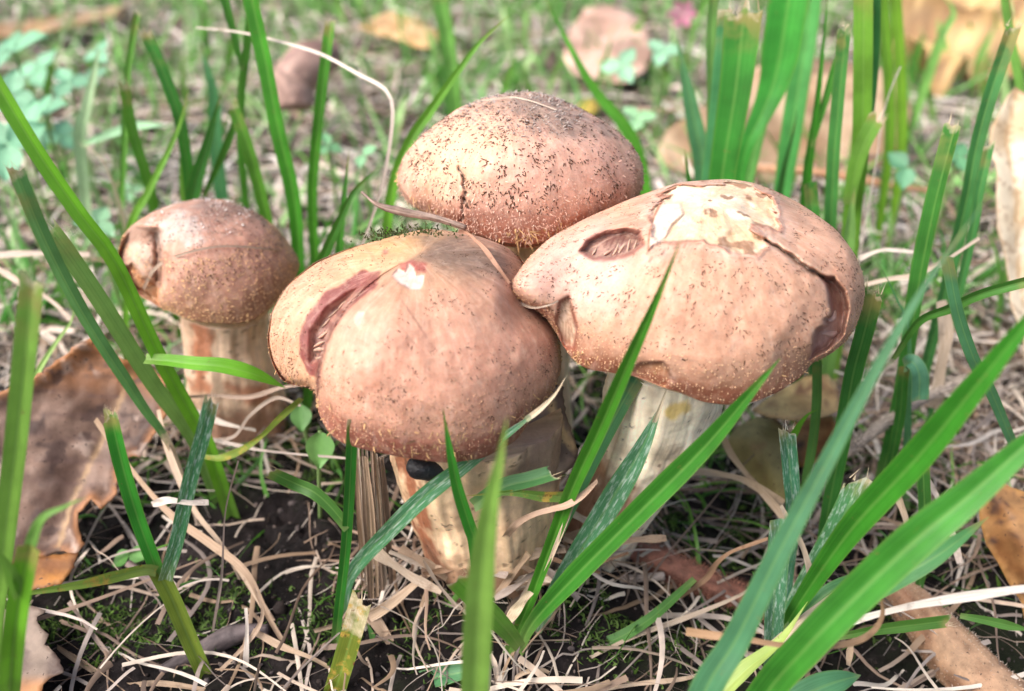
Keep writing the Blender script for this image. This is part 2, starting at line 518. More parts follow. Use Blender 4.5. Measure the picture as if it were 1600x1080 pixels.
def line_d(px, py, ln):
    ln = np.asarray(ln, float); d = np.full(px.shape, 1e9); sg = np.ones(px.shape); ps = np.zeros(px.shape)
    tot = len(ln) - 1
    for k in range(tot):
        (x0, y0), (x1, y1) = ln[k], ln[k + 1]
        ex, ey = x1 - x0, y1 - y0
        t = np.clip(((px - x0) * ex + (py - y0) * ey) / (ex * ex + ey * ey + 1e-9), 0, 1)
        q = np.hypot(px - x0 - t * ex, py - y0 - t * ey)
        s = np.sign(ex * (py - y0) - ey * (px - x0))
        u = q < d
        d = np.where(u, q, d); sg = np.where(u, s, sg); ps = np.where(u, (k + t) / tot, ps)
    return d, sg, ps

class Cap:
    NU, NV = 250, 420
    def __init__(s, c, Y, rx, h, outline, tilt=(0, 0), seed=0, colors=None, lump=0.25, ryk=1.0):
        s.seed = seed
        s.cen = at(c[0], c[1], Y); s.c = c
        s.rx, s.h, s.tilt, s.ryk = rx, h, tilt, ryk
        nd, nl = 190, 60
        a = np.linspace(0.0, math.radians(101), nd)
        r = np.sin(a) ** 0.92; z = np.cos(a)
        z = np.where(z < 0, z * 0.9, z)
        b = np.linspace(0, 1, nl)[1:]
        lipr = r[-1] - 0.10 * np.sin(b[:18] / b[17] * math.pi * 0.55)
        lipz = z[-1] + 0.055 * (np.cos(b[:18] / b[17] * math.pi * 0.95) - 1)
        q = np.linspace(0, 1, nl - 18)[1:]
        ur = lipr[-1] + (0.22 - lipr[-1]) * q; uz = lipz[-1] + 0.22 * q
        s.pr = np.r_[r, lipr, ur]; s.pz = np.r_[z, lipz, uz]
        s.nu = len(s.pr); s.nd = nd
        th = np.linspace(0, 2 * np.pi, s.NV, endpoint=False)
        s.th = th
        X = s.pr[:, None] * np.cos(th) * rx; Yv = s.pr[:, None] * np.sin(th) * rx * ryk
        Z = np.repeat(s.pz[:, None], s.NV, 1) * h
        P = np.stack([X, Yv, Z], -1)
        P = s.place(P)
        lum = (fbm(P * 0.55 + seed * 9.1, 3) - 0.5) * lump
        rad = nrm(P - s.cen)
        P = P + rad * lum[..., None] * np.minimum(1, s.pr / 0.25)[:, None, None]
        s.outline = np.asarray(outline, float)
        s.build_warp(P)
        s.P = s.warp(P)
        s.u = np.repeat((np.arange(s.nu) / (nd - 1))[:, None], s.NV, 1)
        s.col = np.zeros(s.P.shape)
        s.update()

    def place(s, P):
        tx, ty = s.tilt
        cx, sx, cy, sy = math.cos(tx), math.sin(tx), math.cos(ty), math.sin(ty)
        x, y, z = P[..., 0], P[..., 1], P[..., 2]
        y, z = y * cx - z * sx, y * sx + z * cx
        x, z = x * cy + z * sy, -x * sy + z * cy
        return np.stack([x, y, z], -1) + s.cen

    def build_warp(s, P):
        px, py, _ = proj(P.reshape(-1, 3))
        dx, dy = px - s.c[0], py - s.c[1]
        nb = 144
        ang = np.arctan2(dy, dx); k = ((ang + np.pi) / (2 * np.pi) * nb).astype(int) % nb
        mx = np.zeros(nb); np.maximum.at(mx, k, np.hypot(dx, dy))
        tg = np.zeros(nb)
        o = s.outline
        for b in range(nb):
            a = -np.pi + (b + 0.5) * 2 * np.pi / nb
            ux, uy = math.cos(a), math.sin(a); best = 0
            for i in range(len(o)):
                (x0, y0), (x1, y1) = o[i] - s.c, o[(i + 1) % len(o)] - s.c
                det = ux * (y0 - y1) - uy * (x0 - x1)
                den = (x1 - x0) * uy - (y1 - y0) * ux
                if abs(den) < 1e-9: continue
                t = (y0 * ux - x0 * uy) / den
                if -1e-6 <= t <= 1 + 1e-6:
                    rr = (x0 + t * (x1 - x0)) * ux + (y0 + t * (y1 - y0)) * uy
                    best = max(best, rr)
            tg[b] = best
        sc = tg / mx
        sc = (np.roll(sc, 1) + 2 * sc + np.roll(sc, -1)) / 4
        s.sc = sc; s.nb = nb; s.mx = mx
        print('cap warp', s.c, 'scale min/max', sc.min().round(2), sc.max().round(2))

    def warp(s, P):
        px, py, z = proj(P)
        dx, dy = px - s.c[0], py - s.c[1]
        a = (np.arctan2(dy, dx) + np.pi) / (2 * np.pi) * s.nb - 0.5
        i = np.floor(a).astype(int); f = a - i
        k = s.sc[i % s.nb] * (1 - f) + s.sc[(i + 1) % s.nb] * f
        rel = np.hypot(dx, dy) / (s.mx[i % s.nb] * (1 - f) + s.mx[(i + 1) % s.nb] * f)
        ks = np.convolve(np.r_[s.sc[-12:], s.sc, s.sc[:12]], np.ones(25) / 25, 'valid')
        kl = ks[i % s.nb] * (1 - f) + ks[(i + 1) % s.nb] * f
        k = kl + (k - kl) * np.clip(rel, 0, 1.1) ** 5
        ux = RGT * ((k - 1) * dx * z / FPX)[..., None] - UPV * ((k - 1) * dy * z / FPX)[..., None]
        return P + ux

    def update(s):
        s.px, s.py, s.z = proj(s.P)
        du = np.gradient(s.P, axis=0)
        dv = (np.roll(s.P, -1, 1) - np.roll(s.P, 1, 1))
        n = nrm(np.cross(dv, du))
        s.n = -n if np.sum(n[40] * (s.P[40] - s.cen)) < 0 else n
        ray = nrm(s.P - CAMP); s.ray = ray
        f = -np.sum(s.n * ray, -1)
        s.f = f
        s.front = sstep(-0.05, 0.12, f) * (np.arange(s.nu) < s.nd + 14)[:, None]

    def nz(s, sc, o=3, k=0): return fbm(s.P * sc + s.seed * 3.3 + k, o) - 0.5

    def push(s, m, depth):
        s.P = s.P + s.ray * (m * s.front * depth)[..., None]

    def paint(s, m, c):
        m = (np.clip(m, 0, 1) * s.front)[..., None]
        s.col = s.col * (1 - m) + np.array(c) * m

    def paint_all(s, m, c):
        m = np.clip(m, 0, 1)[..., None]
        s.col = s.col * (1 - m) + np.array(c) * m

    def inside(s, poly, soft=3, rag=0):
        return sstep(-soft, soft, poly_sd(s.px, s.py, poly) + (s.nz(3.5, 4) * rag if rag else 0))

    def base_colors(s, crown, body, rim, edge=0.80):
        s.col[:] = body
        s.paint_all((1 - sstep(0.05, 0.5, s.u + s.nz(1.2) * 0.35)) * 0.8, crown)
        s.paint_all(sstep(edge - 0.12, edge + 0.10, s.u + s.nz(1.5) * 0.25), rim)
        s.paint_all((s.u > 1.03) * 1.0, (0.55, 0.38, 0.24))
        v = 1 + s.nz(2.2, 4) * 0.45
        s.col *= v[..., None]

    def finish(s, parent):
        V = s.P.reshape(-1, 3)
        i, j = np.meshgrid(np.arange(s.nu - 1), np.arange(s.NV), indexing='ij')
        F = np.stack([i * s.NV + j, (i + 1) * s.NV + j, (i + 1) * s.NV + (j + 1) % s.NV, i * s.NV + (j + 1) % s.NV], -1).reshape(-1, 4)
        s.obj = mesh_obj('cap', V, F, M_CAP, parent, col=np.clip(s.col.reshape(-1, 3), 0.004, 0.95),
            attrs={'radial': np.stack([np.cos(s.th)[None] * 5 + 0 * s.u, np.sin(s.th)[None] * 5 + 0 * s.u, s.u * 2.2], -1).reshape(-1, 3)})
        return s.obj

    def fibres(s, name, N, umin, umax, col, lmin, lmax, w, lift=0.35, dens=None, down=1.0, colvar=0.4, skip=None, clump=0.0, per=1, spread=0.05):
        """tiny hair scales standing on the skin"""
        rg = np.random.RandomState(s.seed * 13 + N)
        u = np.sqrt(rg.uniform(umin ** 2, umax ** 2, N * 3)); a = rg.randint(0, s.NV, N * 3)
        i = np.clip((u * (s.nd - 1)).astype(int), 1, s.nu - 2)
        keep = np.ones(len(i), bool)
        if clump: keep &= (s.nz(2.6, 3, 4.0)[i, a] + 0.5 + rg.uniform(-.12, .12, len(i))) > clump
        if skip is not None: keep &= skip[i, a] < 0.3
        i, a = i[keep][:N], a[keep][:N]
        if per > 1:
            i = np.repeat(i, per); a = np.repeat(a, per)
            di = rg.normal(0, spread / (s.rx * 1.6 / s.nd), len(i)); da = rg.normal(0, 1.4 * spread, len(i)) / (np.maximum(s.pr[i], .15) * s.rx) / (2 * np.pi) * s.NV
            i = np.clip(i + di.round().astype(int), 1, s.nu - 2); a = (a + da.round().astype(int)) % s.NV
        n = len(i)
        P0 = s.P[i, a]; Nn = s.n[i, a]
        dn = nrm(s.P[np.minimum(i + 2, s.nu - 1), a] - s.P[i - 1, a]); sd = np.cross(dn, Nn)
        ang = rg.normal(0, 0.8, n)
        D = dn * (np.cos(ang) * down)[:, None] + sd * np.sin(ang)[:, None]
        L = (lmin + (lmax - lmin) * rg.uniform(0, 1, n)[:, None] ** 1.6 * 1.4) * rg.uniform(0.6, 1.3, n)[:, None]
        S = np.cross(D, Nn) * (w * rg.uniform(0.6, 1.4, n))[:, None]
        li = lift * rg.uniform(0.3, 1.6, n)[:, None]
        Pm = P0 + D * L * 0.55 + Nn * L * li * 0.75; Pt = P0 + D * L + Nn * L * li * 0.9
        k = n
        V = np.stack([P0 - S - Nn * 0.006, P0 + S - Nn * 0.006, Pm + S * 0.8, Pm - S * 0.8, Pt, P0 + Nn * 0.5 * w + D * L * 0.2], 1).reshape(-1, 3)
        b = np.arange(k)[:, None] * 6
        F = np.concatenate([b + np.array([[0, 1, 5]]), b + np.array([[1, 2, 5]]), b + np.array([[2, 3, 5]]), b + np.array([[3, 0, 5]]), b + np.array([[2, 4, 3]])], 0)
        c = np.array(col)[None] * (1 + rg.uniform(-colvar, colvar, (k, 1)))
        o = mesh_obj(name, V, F.astype(np.int32), M_FIBRE, s.obj, col=np.repeat(c, 6, 0))
        o['kind'] = 'stuff'
        return o

    def bumps(s, name, N, umin, umax, col, rmin, rmax, skip=None, front_only=False):
        """granular warts: flattened octahedra half sunk in the skin"""
        rg = np.random.RandomState(s.seed * 7 + N)
        u = rg.uniform(umin, umax, N * 2); a = rg.randint(0, s.NV, N * 2)
        i = np.clip((u * (s.nd - 1)).astype(int), 1, s.nu - 2)
        keep = np.ones(len(i), bool)
        if skip is not None: keep &= skip[i, a] < 0.3
        i, a = i[keep][:N], a[keep][:N]; k = len(i)
        P0, Nn = s.P[i, a], s.n[i, a]
        A = nrm(np.cross(Nn, np.array([0.3, 0.1, 1]))); B = np.cross(Nn, A)
        r = rg.uniform(rmin, rmax, k)[:, None]
        el = rg.uniform(0.7, 1.5, k)[:, None]
        V = np.stack([P0 + A * r * el, P0 + B * r, P0 - A * r * el, P0 - B * r, P0 + Nn * r * 0.9], 1).reshape(-1, 3)
        b = np.arange(k)[:, None] * 5
        F = np.concatenate([b + np.array([[q, (q + 1) % 4, 4]]) for q in range(4)], 0)
        c = np.array(col)[None] * (1 + rg.uniform(-.3, .3, (k, 1)))
        o = mesh_obj(name, V, F.astype(np.int32), M_FIBRE, s.obj, col=np.repeat(c, 5, 0)); o['kind'] = 'stuff'
        return o

    def gills(s, parent, n=90):
        V = []; F = []; C = []
        rr = np.linspace(0.24, 0.86, 7)
        for k in range(n):
            t = 2 * math.pi * k / n
            top = 0.02 + 0.16 * (0.9 - rr)
            lo = top - 0.13 * np.sin(np.linspace(0.15, 1, 7) * math.pi * 0.9) - 0.01
            for off in (-0.012, 0.012):
                for q in range(7):
                    for zz in (top[q], lo[q]):
                        V.append((rr[q] * math.cos(t) * s.rx - math.sin(t) * off, (rr[q] * math.sin(t) * s.rx + math.cos(t) * off) * s.ryk, (zz - 0.12) * s.h))
            b = k * 28
            for q in range(6):
                F.append([b + 2 * q, b + 2 * q + 1, b + 2 * q + 3, b + 2 * q + 2])
                F.append([b + 14 + 2 * q, b + 14 + 2 * q + 2, b + 14 + 2 * q + 3, b + 14 + 2 * q + 1])
                F.append([b + 2 * q + 1, b + 15 + 2 * q, b + 17 + 2 * q, b + 2 * q + 3])
        V = s.warp(s.place(np.array(V)))
        o = mesh_obj('gills', V, F, M_GILL, parent, col=np.tile([0.62, 0.45, 0.30], (len(V), 1)))
        return o

    def point(s, x, y):
        """3-D point of the finished skin nearest to a photo pixel, on the side that faces the camera"""
        d = (s.px - x) ** 2 + (s.py - y) ** 2 + (s.front < 0.5) * 1e6
        k = np.unravel_index(np.argmin(d), d.shape)
        return s.P[k], s.n[k], s.ray[k]

def slats(cap, items, col, name='exposed_gill', lift=0.05):
    """gill edges seen in a hole: short curved plates lying on the floor of the hole; items: (x0,y0,x1,y1,width px)"""
    V = []; F = []
    for (x0, y0, x1, y1, wp) in items:
        p0, n0, r0 = cap.point(x0, y0); p1, n1, r1 = cap.point(x1, y1)
        z = np.linalg.norm(p0 - CAMP)
        t = nrm(p1 - p0); sd = nrm(np.cross(t, r0)); w = wp * z / FPX * 0.5
        b = len(V)
        for k in range(7):
            f = k / 6
            p = p0 + (p1 - p0) * f - r0 * (lift * (0.4 + math.sin(f * math.pi))) + sd * math.sin(f * 3 + x0) * w * 0.5
            q = w * (0.5 + 0.5 * math.sin(f * math.pi))
            for a, h in ((-1, -0.12), (-0.5, 0), (0.5, 0), (1, -0.12)):
                V.append(p + sd * a * q + r0 * (-h))
        for k in range(6):
            for j in range(3):
                F.append([b + k * 4 + j, b + k * 4 + j + 1, b + k * 4 + j + 5, b + k * 4 + j + 4])
    o = mesh_obj(name, V, F, M_GILL, cap.obj, col=np.tile(col, (len(V), 1)))
    o['kind'] = 'stuff'
    return o

def make_stem(parent, pts, rad, paint, seed, base=(0.80, 0.57, 0.36), n=170, m=230, name='stem', bump=0.18):
    C = [at(*p) for p in pts]
    zs = [(c - CAMP) @ FWD for c in C]
    z = sum(zs) / len(zs)
    ks = np.linspace(0, 1, len(rad)); rr = np.array(rad) * z / FPX
    V, F, s, th = tube(C, lambda x: float(np.interp(x, ks, rr)), n, m, bump, 1.6, seed)
    # long grooves of the fibrous skin
    ctr = smooth_path(C, n)[np.repeat(np.arange(n), m)]
    D = V - ctr
    g = fbm(np.stack([np.cos(th) * 5, np.sin(th) * 5, s * 1.2 + seed], -1), 4) - 0.5
    V = ctr + D * (1 + g * 0.16)[:, None]
    px, py, _ = proj(V)
    st = fbm(np.stack([np.cos(th) * 8, np.sin(th) * 8, s * 2 + seed * 2], -1), 4)
    col = np.tile(np.array(base), (len(V), 1)) * (0.55 + 1.0 * st)[:, None] * (0.55 + 0.9 * fbm(np.stack([np.cos(th) * 13, np.sin(th) * 13, s * 4 + seed * 3], -1), 3))[:, None]
    col = col * (1 - 0.38 * sstep(0.48, 0.68, fbm(V * 1.3 + seed * 5, 4)))[:, None] + np.array([0.36, 0.20, 0.11]) * (0.38 * sstep(0.48, 0.68, fbm(V * 1.3 + seed * 5, 4)))[:, None]
    nz = fbm(V * 3 + seed, 4) - 0.5
    for poly, c, soft, k in paint:
        mk = sstep(-soft, soft, poly_sd(px, py, poly) + nz * 40)[:, None] * k
        col = col * (1 - mk) + np.array(c) * mk
    sp = sstep(0.72, 0.78, fbm(V * 7.0 + seed, 3))[:, None] * 0.7
    col = col * (1 - sp) + np.array([0.08, 0.04, 0.025]) * sp
    return mesh_obj(name, V, F, M_STEM, parent, col=col)

FIB_DARK, FIB_PALE, FIB_YEL = (0.075, 0.035, 0.02), (0.72, 0.47, 0.28), (0.50, 0.31, 0.15)
WOUND = (0.15, 0.045, 0.04)

# --- front mushroom with the folded two-lobed cap
OUT_FRONT = [(607,371),(541,389),(493,408),(448,445),(424,485),(417,530),(424,567),(442,599),(470,604),(492,606),(497,645),(511,676),(533,693),(567,703),(622,714),(696,724),(756,717),(806,690),(844,640),(868,605),(878,571),(872,520),(850,470),(830,425),(812,400),(789,384),(752,370),(696,360),(659,358)]
mF = empty('mushroom', at(770, 900, 'g'), 'front honey-brown mushroom with a folded two-lobed pinkish cap and a white nick near its top', 'mushroom', 'cluster of honey-brown mushrooms')
cF = Cap((655, 545), 15.35, 2.62, 2.15, OUT_FRONT, (0.10, 0.05), 1, lump=0.16)
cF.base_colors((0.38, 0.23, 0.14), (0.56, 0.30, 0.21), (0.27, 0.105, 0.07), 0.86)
FE = [(640,405),(600,428),(572,450),(545,476),(524,508),(508,545),(499,580),(496,620),(492,680),(486,760),(480,900)]
d, sg, ps = line_d(cF.px, cF.py, FE)
left = np.where(sg * (1) > 0, 1.0, -1.0)
# which side is the rear-left lobe?
tst = line_d(np.array([450.0]), np.array([530.0]), FE)[1][0]
sd = d * sg * tst                                       # positive over the rear-left lobe
far = sstep(0.0, 0.24, ps) * sstep(740, 560, cF.py)
cF.push(sstep(-1, 9, sd) * np.exp(-(np.maximum(sd, 0) / 95) ** 2) * far, 0.85)
cF.push(np.exp(-np.maximum(-sd, 0) / 15) * (sd < 1) * far, 0.20)
cF.push(-np.exp(-((sd + 75) / 55) ** 2) * far, 0.12)
WND = [(482,566),(478,548),(480,528),(487,502),(509,474),(540,452),(562,432),(589,427),(586,446),(567,464),(541,488),(522,506),(511,532),(504,562),(497,577)]
w1 = cF.inside(WND, 3, 8)
cF.push(cF.inside([(486,566),(487,520),(512,484),(545,460),(566,452),(541,488),(522,506),(511,532),(504,562)], 8), 0.22)
cF.paint_all(cF.front * (sd > 0) * 0.7 * np.exp(-(sd / 110) ** 2), (0.58, 0.34, 0.19))
cF.paint(sstep(420, 380, cF.py) * 0.75 * cF.inside([(420,520),(480,400),(620,360),(690,360),(640,410),(560,440),(470,480)], 25, 20), (0.50, 0.30, 0.13))
cF.paint(cF.inside([(660,372),(720,365),(790,385),(815,410),(800,440),(740,432),(690,420),(655,400)], 22, 45) * 0.85, (0.15, 0.105, 0.08))
w1 = np.maximum(w1, cF.inside([(470,560),(468,525),(480,492),(505,462),(538,440),(566,424),(594,424),(588,446),(560,472),(540,490),(520,512),(510,535),(503,565),(499,590),(486,585)], 3, 12))
cF.paint(w1, (0.22, 0.065, 0.055))
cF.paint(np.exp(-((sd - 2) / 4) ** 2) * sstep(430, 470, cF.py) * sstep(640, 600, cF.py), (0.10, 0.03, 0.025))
cF.paint(cF.inside([(486,566),(486,520),(510,484),(545,460),(566,452),(541,488),(522,506),(511,532),(504,562)], 3, 6) * 0.75, (0.34, 0.18, 0.14))
cF.paint(cF.inside([(488,562),(490,520),(512,488),(535,470),(541,488),(522,506),(511,532),(504,558)], 3, 4) * (np.sin(ps * 95) > 0.1) * 0.75, (0.16, 0.06, 0.05))
cF.paint(cF.inside([(623,412),(640,406),(668,412),(666,428),(640,424),(626,424)], 2.5, 10), (0.36, 0.11, 0.085))
wsp = cF.inside([(613,431),(622,420),(632,424),(638,411),(648,418),(650,430),(664,428),(662,440),(655,450),(640,452),(628,444)], 2, 7)
cF.push(wsp, 0.05); cF.paint(wsp, (0.66, 0.51, 0.45))
cF.paint(wsp * sstep(0.5, 0.62, fbm(cF.P * 6, 3)) * 0.6, (0.60, 0.40, 0.33))
cF.paint(cF.inside([(553,498),(560,487),(569,488),(568,502),(561,512),(554,507)], 2, 5) * 0.6, (0.72, 0.50, 0.43))
cF.paint(np.exp(-(np.hypot(cF.px - 602, cF.py - 394) / 5) ** 2), (0.25, 0.08, 0.06))
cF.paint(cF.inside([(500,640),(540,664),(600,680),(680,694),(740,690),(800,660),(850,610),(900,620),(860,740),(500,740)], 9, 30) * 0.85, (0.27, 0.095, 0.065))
cF.push(sstep(770, 830, cF.px) * sstep(540, 470, cF.py), 0.6)
cF.push(cF.nz(5, 4), 0.05)
cF.update()
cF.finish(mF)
skF = np.maximum(w1, wsp)
cF.fibres('cap_fibres', 330, 0.02, 0.80, FIB_DARK, 0.03, 0.07, 0.007, 0.14, skip=skF, clump=0.47, per=4)
cF.fibres('cap_fibres', 700, 0.45, 0.97, (0.16, 0.08, 0.045), 0.025, 0.06, 0.006, 0.3, skip=skF)
cF.fibres('cap_fibres', 1500, 0.5, 0.98, (0.44, 0.255, 0.16), 0.02, 0.05, 0.005, 0.5, skip=skF)
cF.fibres('cap_fibres', 800, 0.02, 0.93, FIB_DARK, 0.025, 0.06, 0.006, 0.35, skip=1 - sstep(2, 14, sd) * sstep(470, 440, cF.px - 60))
cF.fibres('margin_fibres', 420, 0.80, 1.0, FIB_YEL, 0.05, 0.15, 0.010, 0.35, clump=0.5)
cF.bumps('cap_granules', 2600, 0.66, 0.99, (0.48, 0.27, 0.17), 0.008, 0.022, skF)
slats(cF, [(500,512,516,498,5),(494,528,511,520,6),(489,541,507,534,5),(490,549,505,546,6),(493,560,502,556,4),(512,496,526,484,4),(528,484,540,470,4)], (0.52, 0.33, 0.25), lift=0.03)
cF.gills(mF)
make_stem(mF, [(742,640,15.6),(748,720,15.55),(762,810,15.5),(775,885,15.45),(778,915,15.45)], [128,125,116,104,112], [
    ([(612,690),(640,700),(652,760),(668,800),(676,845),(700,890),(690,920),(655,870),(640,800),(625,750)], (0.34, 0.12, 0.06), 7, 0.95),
    ([(660,850),(720,880),(800,905),(880,880),(900,950),(640,950)], (0.26, 0.13, 0.08), 14, 0.8),
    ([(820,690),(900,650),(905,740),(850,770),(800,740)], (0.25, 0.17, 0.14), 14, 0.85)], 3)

# --- rear mushroom
OUT_REAR = [(620,290),(622,266),(632,243),(652,219),(679,195),(715,169),(757,153),(797,145),(831,143),(862,150),(902,166),(941,188),(973,211),(994,235),(1005,261),(1006,290),(990,318),(950,340),(905,362),(862,380),(831,390),(784,386),(757,376),(726,362),(685,345),(640,320)]
mR = empty('mushroom', [*at(813, 270, 20.0)[:2], -0.05], 'rearmost honey-brown mushroom whose round cap carries a branching black crack', 'mushroom', 'cluster of honey-brown mushrooms')
cR = Cap((813, 275), 19.9, 2.62, 2.2, OUT_REAR, (0.05, 0.02), 2, lump=0.25)
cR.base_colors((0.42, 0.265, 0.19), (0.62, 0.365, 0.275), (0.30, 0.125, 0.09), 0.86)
cR.paint(cR.inside([(650,300),(640,250),(690,200),(760,190),(790,230),(740,290),(690,315)], 40, 40) * 0.6, (0.66, 0.42, 0.26))
cR.paint(cR.inside([(790,150),(860,150),(930,190),(970,215),(900,215),(860,215),(830,195)], 18, 60) * 0.75, (0.20, 0.15, 0.125))
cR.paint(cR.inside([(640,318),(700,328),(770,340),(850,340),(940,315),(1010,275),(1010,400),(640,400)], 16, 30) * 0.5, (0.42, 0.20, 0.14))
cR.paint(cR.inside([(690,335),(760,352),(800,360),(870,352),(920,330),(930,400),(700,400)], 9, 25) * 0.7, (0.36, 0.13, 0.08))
for ln, wd_ in (([(717,261),(723,274),(725,284),(727,300),(725,312),(722,325),(722,345)], 1.6), ([(726,310),(730,317),(734,326)], 1.2)):
    d, _, _ = line_d(cR.px + cR.nz(9, 3) * 10, cR.py, ln)
    cR.push(np.exp(-(d / (wd_ + 1)) ** 2), 0.10); cR.paint(np.exp(-(d / wd_) ** 2), (0.015, 0.01, 0.008))
d = np.abs(np.hypot((cR.px - 847) / 8, (cR.py - 211) / 10) - 1)
cR.paint(np.exp(-(d / 0.18) ** 2) * 0.7, (0.36, 0.2, 0.16))
cR.push(cR.nz(5, 4), 0.05)
cR.update()
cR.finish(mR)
cR.fibres('cap_fibres', 620, 0.02, 0.80, FIB_DARK, 0.035, 0.09, 0.012, 0.2, clump=0.40, per=4, spread=0.04)
cR.fibres('cap_fibres', 900, 0.02, 0.6, FIB_DARK, 0.02, 0.06, 0.010, 0.3)
cR.fibres('cap_fibres', 900, 0.02, 0.34, (0.34, 0.29, 0.26), 0.03, 0.08, 0.014, 0.5)
cR.fibres('cap_fibres', 3600, 0.62, 1.0, (0.60, 0.39, 0.30), 0.03, 0.075, 0.007, 0.6)
cR.fibres('margin_fibres', 260, 0.86, 1.01, FIB_YEL, 0.08, 0.26, 0.016, 0.25, clump=0.52)
cR.bumps('cap_granules', 1500, 0.72, 1.0, (0.66, 0.42, 0.33), 0.008, 0.02)
cR.gills(mR)
make_stem(mR, [(813,300,20.1),(813,420,20.0),(815,560,19.9),(818,700,19.8)], [80,80,78,85], [], 5, n=60, m=60)

# --- right mushroom, the widest, with slug holes and bare white flesh
OUT_RIGHT = [(791,451),(806,428),(829,399),(855,372),(911,342),(986,309),(1061,284),(1136,279),(1177,284),(1222,301),(1267,327),(1305,354),(1335,391),(1350,429),(1352,459),(1342,500),(1324,534),(1297,556),(1267,568),(1256,590),(1222,612),(1177,630),(1136,634),(1099,629),(1061,614),(1035,607),(990,588),(949,583),(912,578),(885,557),(866,515),(849,492),(820,478)]
mW = empty('mushroom', at(915, 850, 'g'), 'widest honey-brown mushroom on the right with slug-eaten holes and bare cream flesh on its cap', 'mushroom', 'cluster of honey-brown mushrooms')
cW = Cap((1085, 455), 16.15, 3.36, 2.0, OUT_RIGHT, (0.06, 0.03), 3, lump=0.40, ryk=0.80)
cW.push(-sstep(910, 800, cW.px), 1.0); cW.update()
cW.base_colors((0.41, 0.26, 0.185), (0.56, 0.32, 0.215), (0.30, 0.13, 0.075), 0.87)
cW.paint(cW.inside([(790,450),(850,380),(940,340),(990,400),(960,480),(900,490),(870,470)], 30, 30) * 0.7, (0.62, 0.40, 0.34))
cW.paint(cW.inside([(1220,420),(1280,440),(1290,540),(1240,600),(1200,520)], 30, 30) * 0.35, (0.46, 0.28, 0.19))
FLESH = [(1016,330),(1026,312),(1057,290),(1117,281),(1174,284),(1179,297),(1204,312),(1219,335),(1214,354),(1174,358),(1204,384),(1189,402),(1155,399),(1117,384),(1080,376),(1042,387),(1010,396),(1014,365)]
sdv = poly_sd(cW.px, cW.py, FLESH) + cW.nz(2.2, 5) * 34 + cW.nz(7, 3) * 10
fl = sstep(-2, 2, sdv)
cW.push(sstep(-1, 5, sdv), 0.12); cW.push(-np.exp(-((sdv + 3) / 4) ** 2), 0.05)
cW.push(fl * cW.nz(3.0, 5), 0.28)
cW.paint(sstep(-26, -2, sdv + cW.nz(4, 4) * 30) * 0.55, (0.62, 0.42, 0.34))
cW.paint(np.exp(-(sdv / 4) ** 2) * sstep(0.42, 0.55, fbm(cW.P * 2 + 50, 3)) * 0.85, (0.30, 0.13, 0.08))
cW.paint(fl * sstep(1, 5, sdv), (0.62, 0.47, 0.32))
cW.paint(fl * sstep(0.46, 0.58, fbm(cW.P * 1.5 + 4, 4)) * sstep(2, 7, sdv), (0.72, 0.61, 0.47))
cW.paint(fl * sstep(0.50, 0.60, fbm(cW.P * 2.3 + 30, 4)) * sstep(1, 5, sdv) * 0.6, (0.62, 0.43, 0.26))
cW.paint(fl * sstep(0.60, 0.66, fbm(cW.P * 4 + 9, 4)) * 0.9, (0.26, 0.14, 0.08))
H1 = [(906,392),(919,374),(945,361),(975,357),(1001,362),(1008,384),(990,397),(960,406),(928,406)]
s1 = poly_sd(cW.px, cW.py, H1) + cW.nz(4, 3) * 6
cW.push(sstep(-4, 9, s1), 0.38); cW.paint(sstep(-5, 3, s1) * 0.9, (0.27, 0.10, 0.08)); cW.paint(sstep(2, 8, s1), (0.16, 0.075, 0.06)); cW.paint(sstep(1, 6, s1) * sstep(372, 388, cW.py) * 0.8, (0.34, 0.20, 0.16)); cW.paint(sstep(2, 8, s1) * (np.sin(cW.px * 0.75 + cW.py * 0.35) > 0.35) * sstep(938, 950, cW.px) * 0.8, (0.13, 0.055, 0.045))
SLAB = [(1012,392),(1014,365),(1020,340),(1034,316),(1062,318),(1068,335),(1050,352),(1040,372)]
sb = cW.inside(SLAB, 3, 4)
cW.push(-sb * 0.9, 0.10); cW.paint(sb, (0.70, 0.56, 0.46))
dl, _, _ = line_d(cW.px, cW.py, [(1013,392),(1015,362),(1022,338),(1034,315)])
cW.paint(np.exp(-(dl / 2.2) ** 2), (0.30, 0.13, 0.08))
CR = [(1196,374),(1222,392),(1240,404),(1258,418),(1285,434)]
d, _, ps = line_d(cW.px, cW.py + cW.nz(6, 3) * 10, CR)
cW.push(np.exp(-(d / (2.5 + 2 * ps)) ** 2), 0.28); cW.paint(np.exp(-(d / (1.5 + 2.5 * ps)) ** 2), (0.05, 0.02, 0.015))
d2, _, _ = line_d(cW.px, cW.py + cW.nz(6, 3) * 10 + 7, CR)
cW.paint(np.exp(-(d2 / 4) ** 2) * 0.6, (0.72, 0.52, 0.40))
H2 = [(1280,430),(1303,433),(1319,455),(1326,485),(1318,522),(1296,546),(1266,560),(1271,530),(1276,514),(1288,508),(1286,498),(1298,492),(1296,470),(1290,446)]
s2 = poly_sd(cW.px, cW.py, H2) + cW.nz(4, 3) * 5
cW.push(sstep(-3, 7, s2), 0.60); cW.paint(sstep(-4, 2, s2), (0.30, 0.15, 0.115))
cW.paint(cW.inside([(1276,540),(1280,516),(1300,500),(1318,492),(1316,518),(1296,540)], 5, 6), (0.42, 0.25, 0.20))
T1 = [(874,472),(889,463),(893,485),(902,515),(896,545),(881,542),(869,506)]
s3 = poly_sd(cW.px, cW.py, T1) + cW.nz(4, 3) * 3
ang = np.arctan2(cW.py - 470, cW.px - 885)
